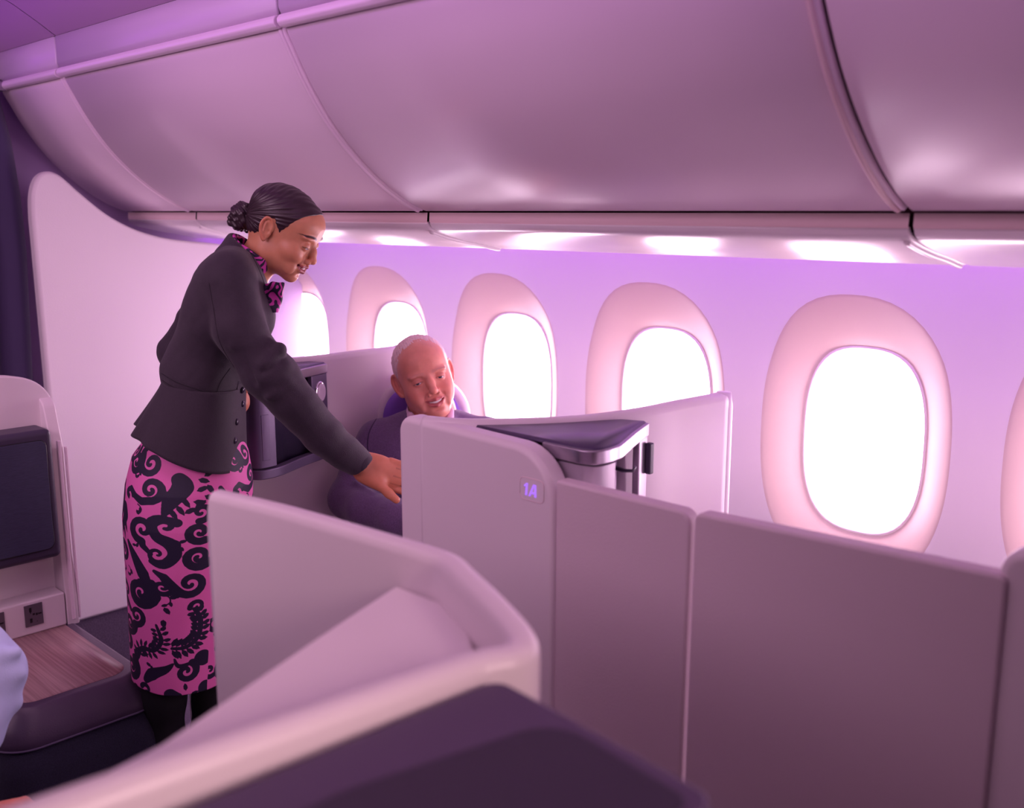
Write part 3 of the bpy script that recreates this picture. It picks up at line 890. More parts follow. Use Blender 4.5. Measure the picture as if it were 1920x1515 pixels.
def skin_colour(P, base, kw):
    g = kw.get
    c = np.tile(base, (len(P), 1))
    x, y, z = P[:, 0], P[:, 1], P[:, 2]; ay = np.abs(y)
    def mix(w, col):
        nonlocal c
        c = c*(1-w[:, None])+np.array(col)*w[:, None]
    # cheeks, nose, ears a little redder
    mix(.35*np.exp(-(((ay-.042)/.018)**2+((z+.032)/.018)**2))*(x > .03), g('blush', base*[1.05, .75, .75]))
    mix(.30*np.exp(-((y/.012)**2+((z+.034)/.014)**2))*(x > .095), g('blush', base*[1.05, .75, .75]))
    mix(.45*sm(.070, .078, ay)*(x < .02)*(np.abs(z+.005) < .04), g('blush', base*[1.05, .7, .7]))
    cw = g('mouth_w', .0255); op = g('mouth_open', .0042); cr = g('corner', .004); zc = -.0640+g('mz', 0)
    t = np.clip(ay/cw, 0, 1)
    top = zc+.0080+op*.6-.0075*t**1.6-.0012*np.exp(-(y/.003)**2)+cr*t**2*.7
    bot = zc-.0120-op*1.25+(.0120+op*1.2)*t**2+cr*t**2*.7
    lip = sm(-.0006, .0010, top-z)*sm(-.0006, .0010, z-bot)*(ay < cw*1.02)*(x > g('mcx', .079)-.006)
    mix(lip*.9, g('lip', S3(150, 62, 72)))
    # inside the mouth
    mid = zc-op*.25+cr*.8*t**2
    ins = (np.abs(z-mid) < op*.8)*(ay < cw*.85)*(x > .06)*(x < .0885-.010*t**2)
    mix(ins.astype(float)*.9, S3(110, 40, 46))
    # brows
    bx = (ay-g('brow_x', .031))/g('brow_l', .0215)
    bz = .0178+g('brow', 0)+.0055*(1-(bx-.25)**2)*g('arch', 1.0)-.002*bx
    thick = g('brow_t', .0026)*(1.15-.55*np.clip(bx, -1, 1))
    w = sm(1.15, .75, np.abs(bx))*sm(thick*1.25, thick*.6, np.abs(z-bz))*(x > .04)
    mix(w*g('brow_w', .9), g('brow_c', S3(40, 24, 32)))
    # lid line and lashes
    ex = (ay-.031)/.0125
    s = np.sign(y); tilt = g('eye_tilt', .12)*(ay-.031)
    ez = -.0042+g('lid', 0)+tilt
    r = np.sqrt(np.clip(1-ex**2, 0, 1))*g('eye_open', .0032)
    w = sm(.0015, .0003, np.abs(z-(ez+r+.0004)))*(np.abs(ex) < 1.12)*(x > .075)
    mix(w*g('lash', .9), g('lash_c', S3(30, 16, 24)))
    w = sm(.0010, .0002, np.abs(z-(ez-r-.0003)))*(np.abs(ex) < 1.05)*(x > .075)
    mix(w*g('lash', .9)*.55, g('lash_c', S3(50, 26, 34)))
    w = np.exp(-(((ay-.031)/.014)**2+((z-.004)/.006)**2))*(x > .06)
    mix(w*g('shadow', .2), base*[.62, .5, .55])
    # nostrils, ear bowl
    w = np.exp(-(((ay-.0062)/.0035)**2+((z+.0435)/.0028)**2))*(x > .094)*(x < .106)
    mix(w*.75, S3(70, 28, 30))
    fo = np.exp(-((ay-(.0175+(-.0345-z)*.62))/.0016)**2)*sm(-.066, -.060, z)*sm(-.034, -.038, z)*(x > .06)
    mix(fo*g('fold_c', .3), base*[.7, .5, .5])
    return c

def eye_parts(parent, T, kw, tag_='eye'):
    """T maps head coordinates to the world"""
    g = kw.get
    for s in (-1, 1):
        c = np.array((.0745, s*.031, -.002)); r = .0128
        look = np.array(g('look', (1, 0, -.35)), float); look /= np.linalg.norm(look)
        v = []; col = []
        nu, nv = 28, 20
        a = np.cross(look, (0, 0, 1)); a /= np.linalg.norm(a); b = np.cross(a, look)
        for i in range(nv+1):
            th = math.pi*i/nv*.75
            for j in range(nu):
                ph = 2*math.pi*j/nu
                v.append(c+r*(look*math.cos(th)+(a*math.cos(ph)+b*math.sin(ph))*math.sin(th)))
                q = math.degrees(th)
                col.append(S3(8, 6, 10) if q < 9 else (g('iris', S3(70, 46, 34)) if q < 26 else S3(226, 212, 216)))
        F = grid_faces(nv+1, nu, wrap=True)
        fast_mesh('eye', T(np.array(v)), F, M['eye'], parent, col=np.array(col))

def teeth(parent, T, kw):
    g = kw.get; cw = g('mouth_w', .0255)*.86; op = g('mouth_open', .0042); cr = g('corner', .004); zc = -.0640+g('mz', 0)
    v = []; F = []
    nt_ = 10; n = 41
    for k, (dz, dx) in enumerate(((.0065, -.001), (.002, .0010), (-.0030, .0014), (-.0056, .0006), (-.0062, -.003))):
        for i in range(n):
            t = -1+2*i/(n-1); tt = abs((t*nt_/2) % 1-.5)*2
            x = .0920-(.0925-g('mcx', .079))*t*t-.0005*tt**6+dx
            z = zc+.0010+cr*.75*t*t+dz*(1 if k < 2 else (.75+op*60)-.06*tt**4)
            v.append((x, t*cw, z))
    fast_mesh('teeth', T(np.array(v)), np.array(grid_faces(5, n)), M['teeth'], parent)

M['skin'] = mat('skin', (210, 150, 130), .42, bump=.10, bscale=900, sss=.25, vcol='Col', noise=.05, nscale=60)
M['eye'] = mat('eye', (230, 220, 224), .1, vcol='Col', spec=.8)
M['teeth'] = mat('teeth', (240, 230, 224), .25, spec=.6)

def frame_T(origin, F_, Lf, U_, scale=1.0, ref=(0, 0, 0)):
    B = np.array([list(F_), list(Lf), list(U_)])   # rows: axes in the world
    O = np.array(origin); ref = np.array(ref)
    return lambda P: O+((np.asarray(P)-ref)*scale)@B
# ==================================================================== PEOPLE
WOMAN = dict(jaw=.97, eye_open=.0019, lid=-.0016, mouth_open=.0040, corner=.0080, mouth_w=.0315, mcx=.0730, mz=.0070, brow=.003, brow_w=.95, brow_t=.0029, brow_l=.0235, brow_x=.033, eye_tilt=.16, look=(1, 0, -.75),
             lip=S3(150, 66, 76), neck_r=.047, arch=1.3, nose=.93, fold=.0015, ear=1.0, neck=[(-.022, 0, -.045), (-.024, 0, -.11), (-.016, 0, -.185)])
MAN = dict(jaw=1.13, eye_open=.0019, lid=-.0008, mouth_open=.0044, corner=.0070, mouth_w=.0275, eye_tilt=-.10, look=(1, -.15, -.05), brow=-.002, mz=.002,
           lip=S3(190, 100, 100), neck_r=.062, nose=1.15, fold=.0022, ear=1.12, ear_out=.003, ear_flare=.45, arch=.4, brow_w=.45, brow_c=S3(196, 140, 128), brow_t=.003,
           iris=S3(48, 50, 70), lash=.7, lash_c=S3(96, 50, 54), shadow=.4, fold_c=.55)
ct, st = math.cos(PITCH), math.sin(PITCH)
def PH(px, py, h):
    return PX(px, py, h/(ct-st*(py-757.5)/FPX))
def Q(px, py, h):
    p = PH(px, py, h); return np.array((p.dot(RT), p.dot(fh), p.z))
BQ = np.array([list(RT), list(fh), [0, 0, 1]])
def fromQ(P): return np.asarray(P)@BQ
def n3(v): v = np.array(v, float); return v/np.linalg.norm(v)
def tiltR(deg):   # local axes (forward, lateral, up), leaning towards +u
    a = math.radians(deg)
    return [[math.cos(a), 0, math.sin(a)], [0, 1, 0], [-math.sin(a), 0, math.cos(a)]]
def join_pf(parts):
    P = []; F = []; C = []; n = 0
    for p, f, c in parts:
        P.append(p); F.append(np.asarray(f)+n); C.append(c); n += len(p)
    return np.concatenate(P), np.concatenate(F), np.concatenate(C)
def wrinkle(P, amp, sc, seed=0):
    rs = np.random.RandomState(seed); d = np.zeros(len(P))
    for i in range(10):
        k = rs.normal(size=3); k = k/np.linalg.norm(k)*sc*rs.uniform(.6, 1.8); d += np.sin(P@k+rs.uniform(0, 6.28)+1.5*np.sin(P@(k[::-1]*.6)))
    return d*amp/3
def normals(P, F):
    a = P[F[:, 0]]; b = P[F[:, 1]]; c = P[F[:, 2]]; d = P[F[:, 3]]
    n = np.cross(c-a, d-b); N = np.zeros_like(P)
    for i in range(4): np.add.at(N, F[:, i], n)
    return N/np.maximum(np.linalg.norm(N, axis=1), 1e-9)[:, None]
from mathutils.bvhtree import BVHTree
class Surf:
    """lays small details on a finished surface"""
    def __init__(s, P, F): s.t = BVHTree.FromPolygons([tuple(p) for p in P], [tuple(map(int, f)) for f in F])
    def at(s, px, py):
        o = Vector((0, 0, CAM_H)); d = (PX(px, py, 1)-o).normalized()
        h = s.t.ray_cast(o, d)
        return h[0], (h[1] if h[1] is None or h[1].dot(d) < 0 else -h[1])
    def line(s, name, pts, r, m, parent, lift=0):
        out = []
        for (x, y) in catmull(pts, 6):
            p, n = s.at(x, y)
            if p is not None: out.append(p+n*lift)
        if len(out) > 2: return tube(name, out, r, m, parent, n=6)

# --------------------------------------------------------- materials (cloth)
M['jacket'] = mat('charcoal jacket', (41, 27, 44), .72, bump=.5, bscale=700, noise=.12, nscale=200, sheen=.15)
M['button'] = mat('button', (50, 42, 60), .25)
M['tights'] = mat('tights', (16, 14, 24), .8, bump=.2, bscale=500)
M['shoe'] = mat('shoe', (14, 12, 18), .3)
M['suit'] = mat('navy suit', (100, 76, 116), .85, bump=.6, bscale=600, noise=.2, nscale=250, sheen=.25)
M['suit_line'] = mat('suit seam', (34, 26, 54), .9)
M['shirt_pink'] = mat('pink shirt', (236, 206, 226), .7, bump=.2, bscale=500)
M['shirt_blue'] = mat('pale blue shirt', (198, 212, 250), .75, bump=.3, bscale=500, noise=.05, nscale=30)
M['trousers'] = mat('dark trousers', (34, 30, 48), .85)
M['hair'] = mat('dark brown hair', (48, 30, 40), .38, spec=.6, noise=.3, nscale=40, stretch=(1, 1, 6))
M['hair_white'] = mat('white hair', (238, 206, 202), .6, bump=.6, bscale=500, stretch=(1, 3, 1), noise=.12, nscale=90)

def pattern_mat(name, attr=True):
    m = mat(name, (196, 70, 150), .62, bump=.15, bscale=500)
    nt = m.node_tree; N = nt.nodes; L = nt.links; b = N['Principled BSDF']
    mx = N.new('ShaderNodeMix'); mx.data_type = 'RGBA'
    mx.inputs['A'].default_value = srgb(30, 20, 52); mx.inputs['B'].default_value = srgb(232, 110, 184)
    r = N.new('ShaderNodeMapRange')
    if attr:
        a = N.new('ShaderNodeAttribute'); a.attribute_name = 'pat'; L.new(a.outputs['Fac'], r.inputs['Value'])
        r.inputs['From Min'].default_value = -.25; r.inputs['From Max'].default_value = .25
    else:
        mx.inputs['B'].default_value = srgb(214, 70, 176)
        t = N.new('ShaderNodeTexCoord'); w = N.new('ShaderNodeTexWave'); w.wave_type = 'RINGS'
        w.inputs['Scale'].default_value = 9; w.inputs['Distortion'].default_value = 16; w.inputs['Detail'].default_value = 1; w.inputs['Detail Scale'].default_value = 3.2
        L.new(t.outputs['Object'], w.inputs['Vector']); L.new(w.outputs['Fac'], r.inputs['Value'])
        r.inputs['From Min'].default_value = .47; r.inputs['From Max'].default_value = .53
    L.new(r.outputs[0], mx.inputs['Factor']); L.new(mx.outputs['Result'], b.inputs['Base Color'])
    return m
M['skirt'] = pattern_mat('magenta print skirt')
M['scarf'] = pattern_mat('magenta print scarf', False)

# =============================================================== ATTENDANT
HB = 2.38
att = empty('person', tuple(PH(350, 1100, HB).to_2d())+(0,), 'flight attendant in a dark jacket and magenta patterned skirt leaning over, arm outstretched', 'person')
BASE_W = S3(204, 142, 108)
def attendant():
    # ---- head
    al, be = math.radians(9), math.radians(31)
    Fh = RT*math.cos(al)-fh*math.sin(al)
    F_ = Fh*math.cos(be)-UP*math.sin(be); U_ = UP*math.cos(be)+Fh*math.sin(be); L_ = U_.cross(F_)
    T0 = frame_T(PH(531, 428, 2.40), F_, L_, U_, .965)
    def T(P):
        P = np.array(P, float); P[:, 2] -= .17*np.maximum(0, P[:, 2]-.02); P[:, 0] = np.where(P[:, 0] < 0, P[:, 0]*.90, P[:, 0])
        return T0(P)
    f = build_head(WOMAN, None, None, None)
    P, F = f.mesh(); P = relax(P, F, 1, .4)
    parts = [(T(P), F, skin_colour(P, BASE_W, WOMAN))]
    # ---- near hand, wrist and forearm
    w = Q(672, 868, 2.335); kn = Q(733, 889, 2.36); fwd = n3(kn-w)
    g = Field(np.minimum(w, kn)-.10, np.maximum(w, kn)+np.array((.13, .08, .09)), .0017)
    cam_n = n3((.1, -1, .1)); side = n3(np.cross(fwd, cam_n))      # across the palm in the picture
    if side[2] > 0: side = -side                                    # pointing down = thumb side
    palmn = n3(np.cross(side, fwd))
    g.cone(Q(650, 842, 2.318), w, .025, .0245, .01)
    g.cone(w, w+fwd*.045+side*.002, .0245, .031, .015, flat=(palmn, .62))
    g.cone(w+fwd*.035, kn+fwd*.004, .030, .034, .015, flat=(palmn, .45))
    fl = [(-.030, .066, .0078, .02), (-.0105, .078, .0086, .00), (.0095, .082, .0088, -.01), (.029, .073, .0086, -.02)]
    for i, (o, ln, r, dz) in enumerate(fl):
        b0 = kn-fwd*.012+side*o; d = n3(fwd+side*(o*1.6)-palmn*.05*(i-1.5))
        sgn = 1 if palmn@np.array((0, -1, 0)) > 0 else -1
        c = palmn*sgn
        p1 = b0+d*(.012+ln*.42); p2 = p1+n3(d+c*.22)*ln*.30; p3 = p2+n3(d+c*.42)*ln*.24
        g.chain([b0, p1, p2, p3], [r*1.12, r*1.02, r*.94, r*.82], .003)
    t0 = w+fwd*.022+side*.022; t1 = Q(711, 908, 2.335); t2 = Q(729, 925, 2.330); t3 = Q(743, 937, 2.328)
    g.chain([t0, t1], [.017, .0145], .016); g.chain([t1, t2, t3], [.0125, .0112, .0092], .005)
    Pq, Fq = g.mesh(); Pq = relax(Pq, Fq, 1, .4)
    hc = np.tile(BASE_W*[.96, .80, .78], (len(Pq), 1))
    # creases and darker finger gaps
    dl = Pq-kn; ss = dl@side; ff = dl@fwd
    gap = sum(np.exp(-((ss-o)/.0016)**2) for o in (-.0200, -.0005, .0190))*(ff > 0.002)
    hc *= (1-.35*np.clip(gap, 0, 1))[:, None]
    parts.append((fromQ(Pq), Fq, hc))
    # ---- far hand resting at the waist
    w2 = Q(440, 745, 2.50); k2 = Q(455, 752, 2.455)
    g = Field(w2-np.array((.08, .19, .11)), w2+.10, .0028)
    g.cone(Q(430, 735, 2.5), w2, .024, .024, .01)
    g.cone(w2, k2, .024, .028, .012, flat=((1, 0, 0), .6))
    for i, o in enumerate((-.024, -.008, .008, .024)):
        a0 = k2+np.array((0, o*.3, o)); a1 = a0+np.array((.002, -.030, -.020)); a2 = a1+np.array((-.016, -.014, -.014))
        g.chain([a0, a1, a2], [.0088, .0082, .0072], .003)
    g.chain([w2+np.array((.008, 0, .018)), k2+np.array((.012, -.012, .034)), k2+np.array((.008, -.04, .040))], [.012, .0105, .009], .004)
    Pq, Fq = g.mesh(); parts.append((fromQ(Pq), Fq, np.tile(BASE_W*[.96, .8, .78], (len(Pq), 1))))
    # ---- torso and limbs under the clothes
    g = Field(Q(230, 1500, 2.38)-np.array((.0, .30, .35)), Q(720, 440, 2.38)+np.array((.0, .28, .02)), .008)
    for a, r in (((425, 595), (.075, .12, .11)), ((388, 700), (.070, .10, .10)), ((362, 810), (.075, .10, .10)), ((352, 890), (.085, .12, .09))):
        g.ell(Q(*a, HB), r, .04, tiltR(14))
    g.cone(Q(442, 530, 2.30), Q(450, 520, 2.47), .036, .036, .02)
    g.chain([Q(430, 550, 2.29), Q(502, 706, 2.258), Q(606, 814, 2.29), Q(668, 866, 2.333)], [.032, .028, .025, .022], .01)
    g.chain([Q(436, 530, 2.48), Q(338, 660, 2.52), Q(448, 744, 2.475)], [.030, .026, .022], .01)
    for hx, p0, p1, p2, p3 in ((2.32, (352, 900), (306, 1240), (306, 1330), (314, 1470)), (2.45, (360, 900), (398, 1240), (395, 1330), (382, 1440))):
        g.chain([Q(*p0, hx), Q(*p1, hx), Q(*p2, hx), Q(*p3, hx)], [.070, .034, .030, .022], .02)
    Pq, Fq = g.mesh(); parts.append((fromQ(Pq), Fq, np.tile(BASE_W, (len(Pq), 1))))
    P, F, C_ = join_pf(parts)
    fast_mesh('body', P, F, M['skin'], att, col=C_)
    eye_parts(att, T, WOMAN); teeth(att, T, WOMAN)
    # ---- hair
    h = Field((-.17, -.10, -.10), (.11, .10, .14), .0019)
    h.ell((-.013, 0, .036), (.0985, .0775, .0815), 0)
    h.ell((-.047, 0, -.006), (.053, .0585, .052), .02)
    h.ell((.043, 0, .047), (.0475, .0605, .0465), .015)
    sl = tuple(slice(0, int(q)) for q in h.n); x, y, z = h.pts(sl)
    zb = np.interp(x, [-.13, -.095, -.07, -.035, -.018, -.004, .008, .018, .030, .045, .062, .078, .10], [-.09, -.085, -.068, -.030, .018, .026, .010, -.002, .026, .062, .084, .098, .112])
    zb = zb+.10*np.clip(np.abs(y)-.03, 0, .05)*(x > .03)*0
    h.op(sl, np.broadcast_to((zb-z)*.75, h.f.shape).astype(np.float32), .004, 'i')
    P, F = h.mesh(); P = relax(P, F, 1, .5); N_ = normals(P, F)
    bc = np.array((-.10, 0, -.01)); d = P-bc
    ang = np.arctan2(d[:, 2], d[:, 1]+0*d[:, 0]); an2 = np.arctan2(d[:, 2]-.0, d[:, 0])
    st_ = np.sin(an2*70+3*np.sin(P[:, 1]*60)+np.sin(d[:, 0]*40))*.00055+np.sin(an2*31+P[:, 1]*90)*.0006
    P = P+N_*st_[:, None]
    hr = fast_mesh('hair', T(P), F, M['hair'], att)
    # bun of twisted locks
    h = Field((-.170, -.065, -.11), (-.055, .065, .04), .0019)
    bc = np.array((-.108, 0, -.030))
    h.ell(bc, (.029, .034, .035), 0)
    rs = random.Random(4)
    for k in range(7):
        pts = []; rr_ = []
        a0 = rs.uniform(0, 6.28); ax = n3((rs.uniform(-.4, 1), rs.uniform(-1, 1), rs.uniform(-1, 1))); e1 = n3(np.cross(ax, (.3, .1, 1))); e2 = np.cross(ax, e1)
        for q in range(9):
            a = a0+q*.55
            pts.append(bc+(e1*math.cos(a)+e2*math.sin(a))*(.0295+.004*math.sin(q*1.3))+ax*.006*math.sin(a*2)); rr_.append(.0095+.002*math.sin(q*2.1))
        h.chain(pts, rr_, .002)
    h.cone((-.080, 0, -.022), bc, .028, .020, .01)
    P, F = h.mesh(); P = relax(P, F, 1, .5); N_ = normals(P, F)
    P = P+N_*(np.sin(P@np.array((300, 500, 700))+2*np.sin(P[:, 2]*150))*.0007)[:, None]
    fast_mesh('hair_bun', T(P), F, M['hair'], hr)

    # ---- jacket
    g = Field(Q(235, 905, 2.38)-np.array((.0, .24, .0)), Q(735, 432, 2.38)+np.array((.0, .27, .0)), .0036)
    R17 = tiltR(16)
    g.ell(Q(424, 585, 2.39), (.098, .150, .145), 0, R17)
    g.ell(Q(432, 545, 2.39), (.060, .140, .080), .03, tiltR(26))
    g.ell(Q(470, 600, 2.33), (.055, .065, .060), .04, R17); g.ell(Q(470, 600, 2.45), (.055, .065, .060), .04, R17)
    g.cone(Q(432, 514, 2.285), Q(446, 505, 2.50), .052, .050, .05)
    g.ell(Q(386, 700, 2.39), (.098, .128, .110), .06, R17)
    # peplum flaring to the hem
    # stand collar
    nc = Q(462, 486, 2.395); nd = n3(Q(500, 440, 2.395)-Q(452, 500, 2.395))
    e1 = n3(np.cross(nd, (0, 1, 0))); e2 = np.cross(nd, e1)
    if e1[0] < 0: e1 = -e1
    for k in range(64):
        a = 2*math.pi*k/64
        if math.cos(a) > .72: continue
        rad = .056; c0 = nc+(e1*math.cos(a)+e2*math.sin(a)*1.0)*(rad+.004)
        hgt = .020 if math.cos(a) < -.2 else .010
        g.cone(c0-nd*.03, c0+nd*hgt, .009, .0055, .006)
    g.cone(nc-nd*.035, nc+nd*.08, .050, .056, .004, mode='s')
    # arms
    g.chain([Q(434, 534, 2.268), Q(449, 618, 2.250), Q(497, 696, 2.245), Q(524, 718, 2.25), Q(543, 746, 2.256), Q(607, 816, 2.29), Q(679, 873, 2.334)], [.0560, .0550, .0545, .0535, .0495, .0435, .0370], .018)
    g.chain([Q(440, 515, 2.50), Q(372, 600, 2.525), Q(331, 662, 2.53), Q(380, 710, 2.52), Q(440, 743, 2.48)], [.052, .048, .045, .042, .034], .015)
    # sleeve folds
    for a, b, r in (((522, 656), (492, 682), .016), ((532, 692), (488, 712), .016), ((540, 716), (502, 746), .012), ((505, 640), (440, 650), .008)):
        g.cone(Q(*a, 2.225), Q(*b, 2.195), r, r*.5, .014)
    for a, b, r in (((545, 674), (494, 697), .009), ((556, 708), (514, 728), .009), ((596, 746), (562, 750), .006), ((505, 590), (455, 600), .005), ((478, 718), (440, 650), .006)):
        g.cone(Q(*a, 2.19), Q(*b, 2.185), r, r*.6, .010, mode='s')
    # cuff opening and hem
    cw = Q(679, 873, 2.334); cd_ = n3(Q(679, 873, 2.334)-Q(620, 805, 2.29))
    sl = g.block(cw-.10, cw+.13); x, y, z = g.pts(sl)
    d = (x-cw[0])*cd_[0]+(y-cw[1])*cd_[1]+(z-cw[2])*cd_[2]
    g.op(sl, np.broadcast_to(d, g.f[sl].shape).astype(np.float32), .002, 'i')
    g.cone(cw-cd_*.008, cw+cd_*.05, .0275, .0275, .002, mode='s')
    # the bodice ends just under the waist, where the peplum starts
    a, b = Q(300, 742, HB), Q(462, 772, HB); nrm = n3(np.cross(b-a, (0, 1, 0)))
    if nrm[2] > 0: nrm = -nrm
    sl = g.block(a-np.array((.1, .4, .3)), b+np.array((.05, .4, .25))); x, y, z = g.pts(sl)
    d = (x-a[0])*nrm[0]+(y-a[1])*nrm[1]+(z-a[2])*nrm[2]
    d2 = x-Q(500, 760, HB)[0]+0*y+0*z
    arm_d = (x-Q(480, 700, 2.25)[0])+(z-Q(480, 700, 2.25)[2])*0+0*y
    g.f[sl] = np.where((arm_d < 0) | (z < -9), np.maximum(g.f[sl], d), g.f[sl])
    P, F = g.mesh(); P = relax(P, F, 2, .5); N_ = normals(P, F)
    P = P+N_*wrinkle(P, .0030, 32, 3)[:, None]+N_*wrinkle(P, .0006, 90, 5)[:, None]
    P = fromQ(P)
    jk = fast_mesh('jacket', P, F, M['jacket'], att)
    # peplum: a flared skirt of cloth from the waist seam to the hem
    V = []; nr, na = 26, 180
    for j in range(nr):
        t = j/(nr-1)
        for i in range(na):
            ph = 2*math.pi*i/na-math.pi; s_, c_ = math.sin(ph), math.cos(ph)
            xw, yw, hw_, lw = 385, 716, .0870, .116
            xh, yh, hh_, lh = 357, 832+44*s_, (.1040 if s_ < 0 else .104+.018*s_), .166
            e = t**1.15
            back = max(0, -s_)
            y_ = yw+(yh-yw)*t+10*(1-t)*s_; cx_ = xw+(xh-xw)*t
            hwid = hw_+(hh_-hw_)*e; lat = lw+(lh-lw)*e
            fold = 1+e*(.085*math.sin(ph*13+.6)*back**2+.018*math.sin(ph*6+2)*(1-back))
            c0 = Q(cx_, y_, HB)
            sq = (abs(s_)**2.7+abs(c_)**2.7)**(-1/2.7)
            V.append((c0[0]+s_*sq*hwid*fold+(-.010*e*back**3), c0[1]-c_*sq*lat*fold, c0[2]))
    pp = fromQ(np.array(V)); pf = np.array(grid_faces(nr, na, wrap=True))
    pe = fast_mesh('peplum', pp, pf, M['jacket'], jk)
    so = pe.modifiers.new('s', 'SOLIDIFY'); so.thickness = .004; so.offset = 0
    P, F = np.concatenate([P, pp]), np.concatenate([F, pf+len(P)])
    sf = Surf(P, F)
    for (bx_, by_) in ((457, 731), (457, 757), (446, 791), (443, 826)):
        p, n = sf.at(bx_-4, by_)
        if p is None: continue
        v = []; 
        t1 = n.cross(UP).normalized(); t2 = n.cross(t1)
        for (rad, off) in ((.0075, -.002), (.0085, .002), (.0075, .0048), (.004, .0064)):
            for k in range(16):
                a = 2*math.pi*k/16; v.append(p+t1*rad*math.cos(a)+t2*rad*math.sin(a)+n*off)
        mesh_obj('button', v, grid_faces(4, 16, wrap=True)+[tuple(range(48, 64))], M['button'], jk)
    dk = mat('jacket seam', (26, 20, 30), .8)
    sf.line('seam', [(303, 700), (330, 716), (375, 732), (385, 736)], .0012, dk, jk)
    sf.line('seam', [(303, 712), (330, 728), (375, 744), (383, 748)], .0009, dk, jk)
    sf.line('seam', [(432, 690), (410, 725), (401, 780), (397, 850)], .0011, dk, jk)
    sf.line('seam', [(447, 715), (438, 780), (436, 870)], .0010, dk, jk)
    sf.line('seam', [(455, 452), (478, 490), (495, 530), (500, 555)], .0012, dk, jk)
    sf.line('seam', [(392, 530), (400, 575), (412, 640), (440, 690)], .0010, dk, jk)

    # ---- scarf
    g = Field(nc-.12, nc+np.array((.16, .12, .12)), .0022)
    for k in range(64):
        a = 2*math.pi*k/64
        c0 = nc+(e1*math.cos(a)+e2*math.sin(a))*.0535
        lo_ = -.03 if math.cos(a) < .3 else -.045
        g.cone(c0+nd*lo_, c0+nd*(.030+.004*math.cos(a)), .0055, .0040, .003)
    kx = Q(503, 545, 2.365)
    g.ell(kx, (.016, .018, .018), .006)
    g.chain([kx, Q(517, 544, 2.345), Q(529, 543, 2.335)], [.011, .019, .017], .004, flat=((0, 1, .2), .45))
    g.chain([kx, Q(514, 562, 2.345), Q(524, 574, 2.338)], [.010, .019, .013], .003, flat=((0, 1, 0), .45))
    g.chain([kx, Q(508, 580, 2.33), Q(512, 606, 2.325), Q(514, 632, 2.325)], [.011, .018, .016, .013], .003, flat=((0, 1, 0), .4))
    g.chain([kx, Q(500, 585, 2.37), Q(503, 612, 2.37)], [.010, .014, .010], .003, flat=((0, 1, 0), .4))
    g.chain([Q(500, 552, 2.38), Q(495, 570, 2.40), Q(497, 590, 2.42)], [.012, .016, .016], .003, flat=((0, 1, 0), .4))
    # keep crisp cloth ends
    for (p, n) in ((Q(531, 541, 2.33), (1, 0, -.25)), (Q(513, 633, 2.325), (.15, 0, -1))):
        g.plane(p, n, .001)
    P, F = g.mesh(); P = relax(P, F, 1, .5); N_ = normals(P, F)
    P = P+N_*(np.sin(P[:, 0]*210+P[:, 2]*120)*.0011)[:, None]
    fast_mesh('scarf', fromQ(P), F, M['scarf'], att)
attendant()

